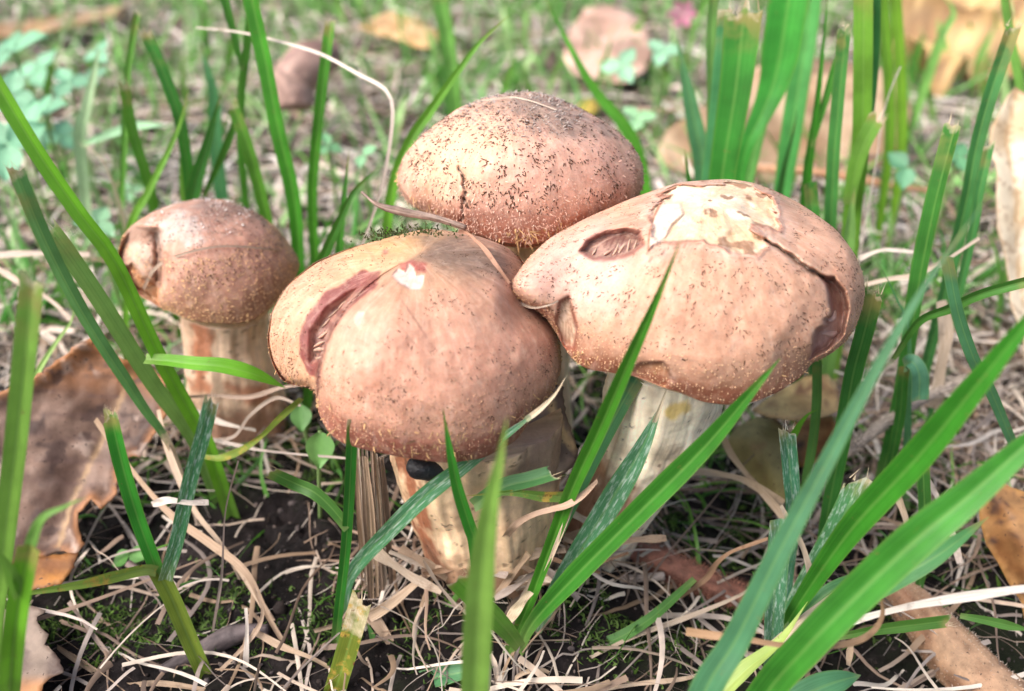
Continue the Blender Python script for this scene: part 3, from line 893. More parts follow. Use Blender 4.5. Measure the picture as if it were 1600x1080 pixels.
cW.push(sstep(-3, 4, s3), 0.16); cW.paint(np.exp(-(s3 / 3.5) ** 2), (0.24, 0.09, 0.06))
cW.paint(sstep(1, 4, s3), (0.66, 0.47, 0.34)); cW.paint(sstep(1, 4, s3) * (np.sin(ang * 60) > 0.2) * 0.6, (0.38, 0.22, 0.14))
T2 = [(982,580),(1003,567),(1036,566),(1052,594),(1040,610),(1010,600)]
s4 = poly_sd(cW.px, cW.py, T2) + cW.nz(4, 3) * 5
cW.push(sstep(-3, 6, s4), 0.10); cW.paint(sstep(-2, 3, s4) * 0.8, (0.40, 0.19, 0.10)); cW.paint(np.exp(-(s4 / 2.5) ** 2) * 0.8, (0.14, 0.05, 0.035))
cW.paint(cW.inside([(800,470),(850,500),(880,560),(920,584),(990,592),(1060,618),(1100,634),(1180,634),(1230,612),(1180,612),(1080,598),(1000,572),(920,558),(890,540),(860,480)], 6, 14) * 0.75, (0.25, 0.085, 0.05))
cW.push(cW.nz(5, 4), 0.05)
cW.update()
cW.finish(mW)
skW = np.maximum.reduce([fl * sstep(0, 6, sdv), sstep(-3, 2, s1), sstep(-3, 2, s2), sstep(-3, 2, s3), sb])
cW.fibres('cap_fibres', 420, 0.02, 0.82, (0.10, 0.05, 0.03), 0.03, 0.085, 0.008, 0.14, skip=skW, clump=0.40, per=4)
cW.fibres('cap_fibres', 700, 0.02, 0.85, FIB_DARK, 0.02, 0.05, 0.007, 0.15, skip=skW)
cW.fibres('cap_fibres', 1500, 0.6, 1.0, (0.48, 0.29, 0.19), 0.02, 0.05, 0.005, 0.5, skip=skW)
cW.fibres('margin_fibres', 120, 0.88, 1.0, FIB_YEL, 0.05, 0.13, 0.010, 0.3, skip=skW, clump=0.5)
cW.bumps('cap_granules', 1700, 0.78, 1.0, (0.64, 0.40, 0.24), 0.008, 0.02, skW)
slats(cW, [(926,399,932,386,4),(944,401,957,388,6),(958,399,966,381,5),(969,396,977,379,6),(979,394,986,374,5),(990,389,995,374,4)], (0.50, 0.33, 0.25), lift=0.03)
slats(cW, [(1292,500,1306,486,12),(1284,524,1308,516,12)], (0.50, 0.32, 0.26))
cW.gills(mW)
make_stem(mW, [(1048,560,15.9),(1032,635,15.9),(992,730,16.0),(950,805,16.05),(915,870,16.1),(905,900,16.1)], [84,82,76,66,64,72], [
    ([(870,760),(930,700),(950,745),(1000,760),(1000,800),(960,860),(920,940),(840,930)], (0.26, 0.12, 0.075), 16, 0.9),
    ([(915,680),(945,640),(960,680),(940,740),(905,740)], (0.42, 0.24, 0.14), 12, 0.7),
    ([(955,655),(975,650),(972,668),(958,672)], (0.66, 0.36, 0.06), 5, 0.8),
    ([(1035,640),(1075,625),(1080,640),(1050,655),(1038,652)], (0.72, 0.52, 0.14), 5, 0.8),
    ([(1010,800),(1060,720),(1090,690),(1080,740),(1030,800)], (0.52, 0.40, 0.15), 7, 0.7)], 7, base=(0.92, 0.82, 0.64))

# --- left mushroom
OUT_LEFT = [(183,402),(190,372),(205,352),(238,331),(272,318),(311,310),(353,312),(399,331),(430,355),(459,391),(469,413),(462,436),(448,452),(427,480),(402,507),(364,514),(318,510),(286,500),(268,488),(250,482),(236,472),(220,464),(203,448),(190,430)]
mL = empty('mushroom', at(378, 668, 'g'), 'smaller brown mushroom on the left with a cleft cap and a straw lying across it', 'mushroom', 'cluster of honey-brown mushrooms')
cL = Cap((335, 412), 20.6, 2.1, 1.95, OUT_LEFT, (0.02, -0.05), 4, lump=0.22)
cL.base_colors((0.40, 0.235, 0.18), (0.47, 0.255, 0.185), (0.33, 0.17, 0.105), 0.84)
CL = [(246,366),(248,380),(251,398),(252,420),(248,440),(244,470)]
d, sg, ps = line_d(cL.px + cL.nz(4, 3) * 10, cL.py, CL)
cL.push(np.exp(-(d / 7) ** 2) * sstep(470, 440, cL.py), 0.34)
lobe = cL.inside([(180,400),(205,350),(246,360),(250,400),(250,440),(240,480),(190,440)], 6)
cL.push(lobe * sstep(335, 385, cL.py), 0.85); cL.push(np.exp(-(d / 22) ** 2) * sstep(340, 380, cL.py), 0.16)
cL.paint(lobe * 0.6, (0.56, 0.40, 0.32))
cL.paint(lobe * sstep(0.5, 0.6, fbm(cL.P * 2 + 2, 4)) * 0.6, (0.26, 0.16, 0.12))
cL.paint(np.exp(-(d / 3.4) ** 2) * sstep(465, 440, cL.py) * 0.9, (0.11, 0.045, 0.03))
LT = [(193,416),(207,411),(222,430),(238,440),(250,452),(248,482),(236,476),(216,464),(200,440)]
s5 = poly_sd(cL.px, cL.py, LT) + cL.nz(3, 3) * 8
cL.push(sstep(-3, 6, s5), 0.35); cL.paint(sstep(-2, 4, s5), (0.42, 0.19, 0.09))
cL.paint(cL.inside([(238,345),(290,325),(320,360),(300,375),(260,385),(245,370)], 10, 60) * 0.6, (0.55, 0.50, 0.46))
cL.paint(cL.inside([(290,318),(400,318),(420,345),(350,340),(300,335)], 10, 50) * 0.55, (0.20, 0.135, 0.115))
cL.push(cL.nz(5, 4), 0.05)
cL.update()
cL.finish(mL)
cL.fibres('cap_fibres', 1300, 0.02, 0.75, FIB_DARK, 0.025, 0.07, 0.009, 0.4, clump=0.5)
cL.fibres('cap_fibres', 260, 0.02, 0.4, (0.6, 0.55, 0.52), 0.02, 0.05, 0.014, 0.8, clump=0.5)
cL.bumps('cap_granules', 3800, 0.55, 1.0, (0.60, 0.36, 0.20), 0.009, 0.028)
cL.fibres('margin_fibres', 260, 0.93, 1.02, FIB_YEL, 0.04, 0.1, 0.016, 0.4)
cL.gills(mL)
make_stem(mL, [(352,480,20.7),(355,530,20.7),(366,600,20.65),(376,660,20.6),(380,690,20.6)], [62,63,69,74,80], [
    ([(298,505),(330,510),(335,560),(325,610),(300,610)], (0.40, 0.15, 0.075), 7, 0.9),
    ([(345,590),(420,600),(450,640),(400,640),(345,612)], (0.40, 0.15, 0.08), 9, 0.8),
    ([(300,640),(460,640),(470,720),(300,720)], (0.28, 0.13, 0.08), 12, 0.8)], 9, base=(0.68, 0.50, 0.36), n=100, m=110)
# ------------------------------------------------------------------ leaves, twigs and other fallen things
def leaf_mesh(name, poly, anchors, col_fn, mat, parent=None, step=9, amp=0.12, ns=0.7, curl=None, seed=0, rag=0.0, thick=0.025):
    """sheet with the photo outline `poly` lying in the plane through three anchored points, wrinkled and thickened"""
    A, B, C = [at(*a) for a in anchors]
    nrmv = np.cross(B - A, C - A); nrmv /= np.linalg.norm(nrmv)
    if nrmv @ FWD > 0: nrmv = -nrmv
    poly = np.array(poly, float)
    bd = []
    for k in range(len(poly)):
        a, b = poly[k], poly[(k + 1) % len(poly)]
        n = max(1, int(np.hypot(*(b - a)) / step))
        for q in range(n): bd.append(a + (b - a) * q / n)
    bd = np.array(bd)
    rg = np.random.RandomState(seed + 40)
    if rag: bd = bd + rg.uniform(-rag, rag, bd.shape)
    x0, y0 = bd.min(0); x1, y1 = bd.max(0)
    gxx, gyy = np.meshgrid(np.arange(x0, x1, step), np.arange(y0, y1, step))
    pts = np.stack([gxx.ravel(), gyy.ravel()], -1) + rg.uniform(-.25, .25, (gxx.size, 2)) * step
    pts = pts[poly_sd(pts[:, 0], pts[:, 1], bd) > step * 0.5]
    allp = np.vstack([bd, pts]); n = len(bd)
    res = delaunay_2d_cdt([Vector(p) for p in allp], [(k, (k + 1) % n) for k in range(n)], [], 1, 1e-6)
    vv = np.array([tuple(v) for v in res[0]]); F = [list(f) for f in res[2]]
    px, py = vv[:, 0], vv[:, 1]
    d = rays(px, py)
    t = ((A - CAMP) @ nrmv) / (d @ nrmv)
    P = CAMP + d * t[:, None]
    e = poly_sd(px, py, bd)
    h = (fbm(P * ns + seed, 4) - 0.5) * 2 * amp
    if curl is not None: h = h + curl(px, py, e)
    P = P + nrmv * h[:, None]
    col = np.clip(col_fn(px, py, e, P), 0.003, 0.95)
    # two skins, a small thickness apart
    k = len(P)
    V = np.vstack([P, P - nrmv * thick])
    edges = {}
    for f in F:
        for a, b in zip(f, f[1:] + f[:1]): edges[(a, b)] = edges.get((a, b), 0) + 1
    FF = F + [[i + k for i in f[::-1]] for f in F] + [[b, a, a + k, b + k] for (a, b) in edges if (b, a) not in edges]
    return mesh_obj(name, V, FF, mat, parent, col=np.vstack([col, col]))

def lc(a, b, m): m = np.asarray(m)[:, None]; return np.array(a) * (1 - m) + np.array(b) * m
def lerpc(c, b, m): m = np.clip(m, 0, 1)[:, None]; return c * (1 - m) + np.array(b) * m

def leaf(label, poly, anchors, col_fn, mat=None, cat='fallen leaf', name='fallen_leaf', group='fallen leaves', **k):
    return tag(leaf_mesh(name, poly, anchors, col_fn, mat or M_LEAF, **k), label, cat, group)

# big mauve-brown leaf at the left
def c_big(px, py, e, P):
    n = fbm(P * 1.3 + 3, 4)
    c = lc((0.09, 0.05, 0.036), (0.22, 0.14, 0.105), sstep(0.35, 0.65, n))
    c = lerpc(c, (0.33, 0.14, 0.05), sstep(16, 2, e) * 0.85)
    c = lerpc(c, (0.36, 0.15, 0.055), sstep(640, 560, py + (n - .5) * 80) * 0.8)
    d, _, _ = line_d(px, py, [(215, 555), (185, 630), (150, 700), (110, 790), (90, 870)])
    c = lerpc(c, (0.42, 0.27, 0.14), sstep(6, 2, d) * 0.7)
    c = lerpc(c, (0.06, 0.035, 0.03), sstep(0.60, 0.66, fbm(P * 2.6 + 40, 4)) * 0.8)
    c = lerpc(c, (0.46, 0.35, 0.29), sstep(0.60, 0.68, fbm(P * 1.9 + 70, 5)) * 0.7)
    for x, y in ((150, 590), (150, 620), (165, 655), (165, 690), (120, 725), (120, 760)):
        dd, _, _ = line_d(px, py, [(185 - (620 - y) * 0.3, y), (x - 120, y - 10)])
        c = lerpc(c, (0.12, 0.07, 0.06), sstep(4, 1, dd) * 0.5)
    return c
def curl_big(px, py, e):
    d, _, _ = line_d(px, py, [(215, 555), (185, 630), (150, 700), (110, 790), (90, 870)])
    return 0.35 * np.tanh(d / 120.0) - 0.05 + 0.25 * sstep(25, 0, e)
leaf('large torn mauve-brown leaf with orange edges leaning at the left', [(-60,640),(0,622),(60,596),(110,556),(150,530),(172,540),(196,566),(228,560),(262,600),(268,650),(240,690),(224,716),(196,716),(188,752),(190,772),(166,797),(150,780),(138,796),(128,800),(130,828),(138,850),(126,866),(95,862),(64,872),(40,884),(-60,890)],
     [(-20, 880, 15.3), (190, 780, 16.5), (190, 560, 18.6)], c_big, curl=curl_big, amp=0.24, ns=1.0, seed=1, rag=2, step=6)
def c_org(px, py, e, P):
    n = fbm(P * 2.2 + 5, 4)
    return lerpc(lc((0.42, 0.18, 0.04), (0.20, 0.075, 0.02), sstep(0.4, 0.65, n)), (0.10, 0.05, 0.03), sstep(8, 1, e) * .5)
leaf('small orange-brown scrap of leaf below the large torn leaf', [(46,880),(62,868),(100,866),(124,862),(112,890),(96,912),(60,918),(44,924)], [(50, 920, 14.4), (120, 865, 15.2), (50, 870, 15.1)], c_org, seed=2, rag=2, step=6)
def c_gry(px, py, e, P):
    n = fbm(P * 2.0 + 8, 4)
    c = lc((0.09, 0.058, 0.048), (0.24, 0.18, 0.14), sstep(0.38, 0.62, n))
    return lerpc(c, (0.40, 0.17, 0.05), sstep(1050, 1076, py) * 0.8)
leaf('grey-brown jagged leaf fragment in the bottom left corner', [(-60,960),(40,942),(66,950),(54,972),(72,992),(68,1004),(92,1030),(98,1052),(70,1066),(56,1100),(20,1160),(-60,1160)],
     [(-30, 960, 13.5), (90, 1040, 12.35), (-20, 1120, 11.6)], c_gry, amp=0.15, seed=3, rag=3, step=7)
# cream leaf standing at the right edge
def c_cream(px, py, e, P):
    n = fbm(P * 1.2 + 2, 3)
    c = lc((0.62, 0.47, 0.29), (0.84, 0.73, 0.54), sstep(0.3, 0.65, n))
    ax = [(1590, 130), (1575, 220), (1582, 330), (1600, 470), (1630, 640)]
    d, _, _ = line_d(px, py, ax)
    c = lerpc(c, (0.42, 0.27, 0.14), sstep(4, 1.5, d) * 0.8)
    for k in range(9):
        y = 190 + k * 48
        for sx in (-70, 90):
            dd, _, _ = line_d(px + (fbm(P * 3, 2) - .5) * 8, py, [(1580 + (k * 5 if k > 3 else 0), y + 20), (1580 + sx, y - 30)])
            c = lerpc(c, (0.40, 0.26, 0.15), sstep(2.6, 0.8, dd) * 0.65)
    vx = fbm(P * 4.0, 2); vn = np.abs(vx - 0.5)
    c = lerpc(c, (0.42, 0.28, 0.16), sstep(0.018, 0.004, vn) * 0.5)
    return lerpc(c, (0.30, 0.17, 0.09), sstep(5, 0, e) * 0.6)
def curl_cream(px, py, e):
    d, sg, _ = line_d(px, py, [(1590, 130), (1575, 220), (1582, 330), (1600, 470), (1630, 640)])
    return 0.25 * np.tanh(d / 30.0) + 0.12 * np.sin(py / 40.0)
leaf('cream withered leaf with brown veins standing at the right edge', [(1588,136),(1572,150),(1558,180),(1546,200),(1540,240),(1547,270),(1544,310),(1550,360),(1566,400),(1576,440),(1574,480),(1586,520),(1590,580),(1612,620),(1700,640),(1720,420),(1690,260),(1640,170),(1604,150)],
     [(1600, 640, 20.2), (1580, 140, 25.5), (1700, 400, 23.0)], c_cream, M_PALELEAF, curl=curl_cream, amp=0.14, seed=4, step=6)
# orange-brown curled leaf, lower right
def c_rust(px, py, e, P):
    n = fbm(P * 1.6 + 6, 4); n2 = fbm(P * 2.8 + 20, 4)
    c = lc((0.20, 0.085, 0.03), (0.36, 0.19, 0.075), sstep(0.35, 0.65, n))
    c = lerpc(c, (0.055, 0.03, 0.03), sstep(0.56, 0.66, n2) * 0.9)
    return lerpc(c, (0.50, 0.27, 0.09), sstep(9, 2, e) * 0.6)
def curl_rust(px, py, e): return 0.55 * sstep(0, 45, e)
leaf('orange-brown curled leaf with dark blotches at the lower right edge', [(1526,772),(1536,752),(1556,748),(1580,762),(1640,780),(1720,840),(1720,1060),(1640,1040),(1606,990),(1596,940),(1576,910),(1560,880),(1540,850),(1530,815)],
     [(1600, 1000, 13.9), (1530, 770, 16.2), (1700, 850, 15.0)], c_rust, curl=curl_rust, amp=0.18, seed=5, step=7)
# leaves under the right cap
def c_olive(px, py, e, P):
    n = fbm(P * 1.2 + 9, 4)
    c = lc((0.17, 0.145, 0.06), (0.27, 0.24, 0.10), n)
    c = lerpc(c, (0.36, 0.29, 0.08), sstep(700, 780, py - (px - 1180) * 0.4) * 0.6)
    return lerpc(c, (0.20, 0.10, 0.06), sstep(0.55, 0.7, fbm(P * 2.5, 3)) * .7)
leaf('olive-green fading leaf half hidden under the right mushroom', [(1136,690),(1150,668),(1184,652),(1214,656),(1238,680),(1246,730),(1238,775),(1214,790),(1190,772),(1160,740)], [(1150, 760, 17.6), (1240, 740, 17.4), (1190, 655, 18.9)], c_olive, amp=0.1, seed=6, curl=lambda px, py, e: 0.3 * sstep(0, 40, e))
def c_ochre(px, py, e, P):
    n = fbm(P * 1.6 + 4, 4)
    c = lc((0.40, 0.25, 0.11), (0.58, 0.41, 0.19), sstep(.3, .7, n))
    return lerpc(c, (0.22, 0.11, 0.06), sstep(0.58, 0.68, fbm(P * 3, 3)))
leaf('ochre leaf lying below the right rim of the widest cap', [(1176,640),(1210,615),(1260,588),(1294,585),(1312,612),(1310,640),(1282,652),(1240,656),(1200,650)], [(1190, 650, 18.2), (1310, 640, 18.6), (1270, 590, 20.2)], c_ochre, amp=0.1, seed=7)
leaf('rusty leaf scrap beside the olive leaf under the right cap', [(1240,660),(1300,650),(1316,680),(1290,720),(1250,730),(1236,700)], [(1240, 730, 18.0), (1310, 690, 18.2), (1250, 655, 19.4)], c_rust, amp=0.08, seed=8)
# blurred leaves behind
def c_tan(a, b, s):
    def f(px, py, e, P):
        n = fbm(P * 0.8 + s, 4)
        c = lc(a, b, sstep(.3, .7, n))
        c = lerpc(c, np.array(a) * 0.55, sstep(0.52, 0.66, fbm(P * 0.5 + s * 5, 4)) * 0.8)
        return lerpc(c, np.array(a) * 0.5, sstep(0.56, 0.66, fbm(P * 1.7 + s, 3)) * 0.7)
    return f
leaf('broad peach-tan leaf lying behind the widest cap', [(1026,236),(1040,200),(1100,175),(1150,130),(1200,105),(1260,92),(1330,110),(1390,130),(1422,180),(1415,220),(1388,246),(1330,262),(1240,270),(1150,275),(1080,262)], [(1040, 262, 'l'), (1400, 262, 'l'), (1230, 100, 40)], c_tan((0.33, 0.20, 0.11), (0.58, 0.43, 0.29), 1), M_PALELEAF, amp=0.5, ns=0.35, seed=9, curl=lambda px, py, e: 0.5 * np.sin((py - 90) / 36.0))
leaf('yellow-brown crumpled leaf in the top right corner', [(1392,20),(1410,-10),(1480,-20),(1560,-40),(1680,-30),(1700,60),(1640,100),(1560,98),(1510,110),(1480,140),(1450,128),(1440,112),(1412,100),(1396,70)], [(1400, 120, 'l'), (1660, 120, 'l'), (1500, -20, 57)], c_tan((0.30, 0.16, 0.06), (0.70, 0.50, 0.22), 2), M_PALELEAF, amp=0.9, ns=0.5, seed=10, curl=lambda px, py, e: 1.3 * np.sin((py - (px - 1400) * 0.30) / 12.0))
leaf('pinkish tan leaf standing blurred beyond the rear mushroom', [(880,95),(888,50),(915,14),(950,5),(1000,22),(1024,70),(1010,108),(980,128),(930,122),(895,120)], [(890, 122, 'l'), (1010, 122, 'l'), (950, 10, 54)], c_tan((0.55, 0.34, 0.25), (0.76, 0.55, 0.44), 3), M_PALELEAF, amp=0.4, ns=0.4, seed=11)
leaf('small bright yellow leaf behind the rear cap', [(904,164),(916,152),(930,156),(938,170),(925,178),(908,176)], [(890, 180, 'l'), (940, 180, 'l'), (915, 140, 46)], c_tan((0.62, 0.45, 0.08), (0.80, 0.60, 0.14), 4), M_PALELEAF, seed=12)
leaf('pale orange leaf blurred at the top left edge', [(-40,40),(60,30),(120,22),(200,8),(190,26),(120,42),(60,50),(-40,62)], [(-20, 62, 'l'), (200, 62, 'l'), (100, 5, 62)], c_tan((0.46, 0.27, 0.13), (0.66, 0.45, 0.27), 5), M_PALELEAF, amp=0.3, seed=13)
leaf('orange leaf blurred at the top between two thin blades', [(560,40),(620,14),(670,34),(694,58),(668,74),(610,60)], [(570, 74, 'l'), (690, 74, 'l'), (620, 15, 60)], c_tan((0.60, 0.32, 0.12), (0.78, 0.52, 0.28), 6), M_PALELEAF, amp=0.3, seed=14)

# grey-brown torn veil hanging between the front cap and the right side of its stem
def c_veil(px, py, e, P):
    n = fbm(P * 3 + 1, 4)
    c = lc((0.17, 0.12, 0.105), (0.36, 0.26, 0.21), sstep(.35, .65, n))
    d, _, _ = line_d(px, py, [(862, 632), (876, 672), (896, 700)])
    return lerpc(c, (0.62, 0.43, 0.24), sstep(9, 3, d))
leaf_mesh('veil', [(806,676),(840,636),(866,600),(880,606),(884,650),(900,690),(904,712),(890,736),(862,748),(836,752),(812,736),(800,706)], [(810, 690, 14.75), (885, 640, 15.6), (850, 745, 14.75)], c_veil, M_LEAF, mF, amp=0.1, seed=31, step=6, rag=2)

# sticks
def stick(label, pts, rpx, c1, c2, name='stick', cat='stick', bump=0.12, seed=0, hair=None, mat=None, n=60, m=24):
    C = [at(*p) for p in pts]; z = (C[len(C) // 2] - CAMP) @ FWD
    ks = np.linspace(0, 1, len(rpx)); rr = np.array(rpx) * z / FPX
    V, F, s, th = tube(C, lambda x: float(np.interp(x, ks, rr)), n, m, bump, 2.2, seed)
    nn = fbm(np.stack([np.cos(th) * 3, np.sin(th) * 3, s * 4 + seed], -1), 4)
    col = lc(c1, c2, sstep(.35, .65, nn))
    if hair is None: return tag(mesh_obj(name, V, F, mat or M_BARK, col=col), label, cat)
    e = empty(name, C[0], label, cat)
    mesh_obj('stem', V, F, mat or M_BARK, e, col=col)
    rg = np.random.RandomState(seed)
    P = smooth_path(C, n)
    i = rg.randint(0, len(V) - m, hair[0]); ctr = P[i // m]
    Nn = nrm(V[i] - ctr); L = rg.uniform(.5, 1.3, (len(i), 1)) * hair[1]
    T = nrm(rg.normal(0, 1, (len(i), 3)))
    Vh = np.stack([V[i] - T * 0.008, V[i] + T * 0.008, V[i] + Nn * L + T * L * 0.7], 1).reshape(-1, 3)
    h = mesh_obj('hairs', Vh, np.arange(len(i) * 3, dtype=np.int32).reshape(-1, 3), M_FIBRE, e, col=np.tile(hair[2], (len(i) * 3, 1)))
    h['kind'] = 'stuff'
    return e
stick('thick smooth orange-brown stalk lying at the bottom right', [(1385, 905, 15.3), (1430, 955, 14.6), (1490, 1020, 13.6), (1550, 1090, 12.6), (1620, 1180, 11.6)], [30, 38, 45, 48, 50], (0.25, 0.13, 0.075), (0.46, 0.29, 0.18), seed=1, bump=0.12, hair=(2500, 0.05, (0.6, 0.5, 0.42)))
stick('rust-red hairy stalk on the soil right of the mushroom bases', [(930, 842, 16.3), (1000, 868, 15.9), (1070, 898, 15.4), (1150, 930, 15.0), (1230, 965, 14.6)], [24, 24, 22, 19, 16], (0.13, 0.055, 0.04), (0.27, 0.12, 0.085), seed=2, hair=(5000, 0.11, (0.36, 0.17, 0.12)))
stick('blurred mauve-brown rounded stub standing behind at upper left', [(462, 168, 38), (460, 130, 38.5), (480, 100, 39), (520, 84, 40)], [28, 34, 33, 22], (0.20, 0.12, 0.10), (0.38, 0.25, 0.21), name='wooden_stub', seed=3)
stick('thin red-brown twig lying behind the widest cap', [(1150, 262, 33.5), (1270, 268, 32.5), (1370, 286, 31.5), (1460, 300, 31)], [6, 7, 7, 5], (0.30, 0.15, 0.08), (0.45, 0.26, 0.15), name='twig', cat='twig', seed=4)
stick('dark brown twig resting on top of the front cap', [(565, 300, 18.0), (590, 320, 17.7), (630, 331, 17.4), (680, 341, 17.2), (728, 356, 17.0)], [2, 5, 6.5, 6, 4], (0.12, 0.075, 0.055), (0.30, 0.22, 0.18), name='twig', cat='twig', seed=5, bump=0.06)
stick('dark broken twig lying in the mud at the bottom left', [(200, 880, 15.2), (262, 930, 14.7), (300, 962, 14.2)], [6, 7, 5], (0.14, 0.10, 0.09), (0.26, 0.2, 0.18), name='twig', cat='twig', seed=6)
stick('grey twig lying across the soil below the front stem', [(790, 915, 15.2), (880, 914, 15.1), (960, 908, 15.15), (1038, 900, 15.2)], [6, 6, 6, 8], (0.26, 0.20, 0.17), (0.44, 0.37, 0.33), name='twig', cat='twig', seed=7)
stick('mud-coloured root crossing the soil at bottom left', [(250, 1050, 12.9), (310, 1020, 13.3), (370, 992, 13.6), (420, 984, 13.6)], [8, 15, 17, 9], (0.055, 0.042, 0.045), (0.12, 0.095, 0.095), name='root', cat='root', seed=8)
stick('short pale furry stub beside the dry stalk', [(468, 934, 14.9), (500, 932, 14.9), (546, 928, 14.9)], [8, 9, 8], (0.46, 0.38, 0.33), (0.66, 0.58, 0.52), name='stub', cat='stub', seed=9, hair=(1600, 0.06, (0.72, 0.66, 0.6)))

# fibrous upright dry stalk left of the front stem
dsk = empty('dry_stalk', at(590, 1010, 'g'), 'upright bundle of grey split fibres standing left of the front stem', 'dry stalk')
for k in range(15):
    f = (k - 7) / 7.0; yk = 14.9 + 0.28 * math.cos(f * 1.5) * -1 + rnd.uniform(-.06, .06)
    top = rnd.uniform(690, 730)
    C = [(576 + 22 * f + rnd.uniform(-3, 3), top, yk + .1), (583 + 24 * f, 800, yk), (590 + 24 * f + rnd.uniform(-3, 3), 910, yk), (592 + 26 * f, 1020, yk - .3)]
    straw(None, C[::-1], rnd.uniform(5, 9), rnd.choice([S_PAL, S_TAN, (0.58, 0.47, 0.37), (0.36, 0.27, 0.21)]), name='stalk_fibre', parent=dsk, fold=0.7, tip=0.7, twist=0.3)

# brown seed head lying at the right
sh = empty('dry_seed_spike', at(1330, 725, 'g'), 'grey-brown bristly seed head lying among straws at the right', 'seed head')
C = [at(1318, 712, 17.7), at(1345, 690, 17.9), (at(1390, 655, 18.4)), at(1440, 625, 18.9), at(1510, 594, 19.5)]
V, F, s_, th_ = tube(C, lambda x: 0.13 * (0.8 + 0.5 * math.sin(min(1, x * 1.2) * 2.6)) * (1 - 0.45 * x), 50, 14, 0.05, 4, 2)
mesh_obj('spike', V, F, M_BARK, sh, col=np.tile((0.34, 0.28, 0.23), (len(V), 1)))
Pp = smooth_path(C, 50); Tt = nrm(np.gradient(Pp, axis=0)); VV = []; CC = []
for k in range(950):
    i = R.randint(1, 49); a = R.uniform(0, 6.28)
    A = nrm(np.cross(Tt[i], [0, 0.2, 1])); B = np.cross(Tt[i], A); D = A * math.cos(a) + B * math.sin(a)
    p = Pp[i] + D * 0.12; d = nrm(D * 0.7 + Tt[i] * 0.9); l = R.uniform(.07, .17); q = np.cross(d, D) * 0.018
    VV += [p - q, p + q, p + d * l]; g = R.uniform(0.5, 1.6); CC += [(0.42 * g, 0.35 * g, 0.29 * g)] * 3
o = mesh_obj('bristles', VV, np.arange(len(VV), dtype=np.int32).reshape(-1, 3), M_FIBRE, sh, col=np.array(CC)); o['kind'] = 'stuff'

# glossy black lump between the front cap and its stem
z0 = 13.55
c0 = at(662, 733, 14.02)
th = np.linspace(0, np.pi, 22); ph = np.linspace(0, 2 * np.pi, 30, endpoint=False)
TH, PH = np.meshgrid(th, ph, indexing='ij')
X = np.cos(TH) * 0.36 * (1 + 0.1 * np.cos(TH)); Yy = np.sin(TH) * np.cos(PH) * 0.23; Zz = np.sin(TH) * np.sin(PH) * 0.23
V = c0 + np.stack([X, Yy * 0.9, Zz - 0.1 * X], -1).reshape(-1, 3)
V = V + nrm(V - c0) * ((fbm(V * 6, 3) - .5) * 0.07)[:, None]
i, j = np.meshgrid(np.arange(21), np.arange(30), indexing='ij')
F = np.stack([i * 30 + j, (i + 1) * 30 + j, (i + 1) * 30 + (j + 1) % 30, i * 30 + (j + 1) % 30], -1).reshape(-1, 4)
tag(mesh_obj('black_lump', V, F.tolist(), M_BLACK, col=np.tile((0.012, 0.012, 0.016), (len(V), 1))), 'glossy black oval lump tucked against the front stem under its cap', 'lump')

# ------------------------------------------------------------------ clover
def leaflet_mesh(parent, base, dirv, up, L, col, wid=0.42):
    n = 9; V = []; F = []
    sd = nrm(np.cross(dirv, up))
    for k in range(n):
        t = k / (n - 1)
        w = L * wid * math.sin(math.pi * min(1, t * 0.92 + 0.04) ** 0.8) * 1.0
        for a in (-1, -0.5, 0, 0.5, 1):
            V.append(base + dirv * L * (t + (0.04 if a and t > .9 else 0)) + sd * a * w + up * (abs(a) * 0.10 * L - 0.18 * L * t * t))
    for k in range(n - 1):
        for j in range(4): F.append([k * 5 + j, k * 5 + j + 1, k * 5 + j + 6, k * 5 + j + 5])
    c = np.tile(col, (len(V), 1)); c[2::5] *= 1.2
    return mesh_obj('leaflet', np.array(V), F, M_CLOVER, parent, col=np.clip(c, 0, .9))

def clover(label, px, py, Y, size, col, leaves=3, group='clover plants in the lawn', seed=0, up=None):
    rg = random.Random(seed + int(px))
    top = at(px, py, Y); z = (top - CAMP) @ FWD; L = size * z / FPX
    root = np.array([top[0] + rg.uniform(-.3, .3), top[1] + rg.uniform(-.2, .5), float(gz(top[0], top[1])) - 0.1])
    if root[2] > top[2] - 0.3: root[2] = top[2] - 0.5
    e = empty('clover_plant', root, label, 'clover', group)
    V, F, s, t = tube([root, root * 0.4 + top * 0.6 + np.array([0, -.1, 0.1]), top], lambda x: 0.05, 12, 6)
    mesh_obj('stem', V, F, M_CLOVER, e, col=np.tile((0.22, 0.34, 0.12), (len(V), 1)))
    u = nrm(np.array([rg.uniform(-.4, .4), -0.55 + rg.uniform(-.3, .3), 0.8])) if up is None else nrm(np.array(up))
    a0 = rg.uniform(0, 6.28)
    A = nrm(np.cross(u, [0.2, 1, 0.1])); B = np.cross(u, A)
    for k in range(leaves):
        a = a0 + k * 2 * math.pi / max(leaves, 3)
        d = nrm(A * math.cos(a) + B * math.sin(a) + u * 0.12)
        leaflet_mesh(e, top + d * 0.03, d, u, L, np.array(col) * rg.uniform(0.85, 1.15))
    return e

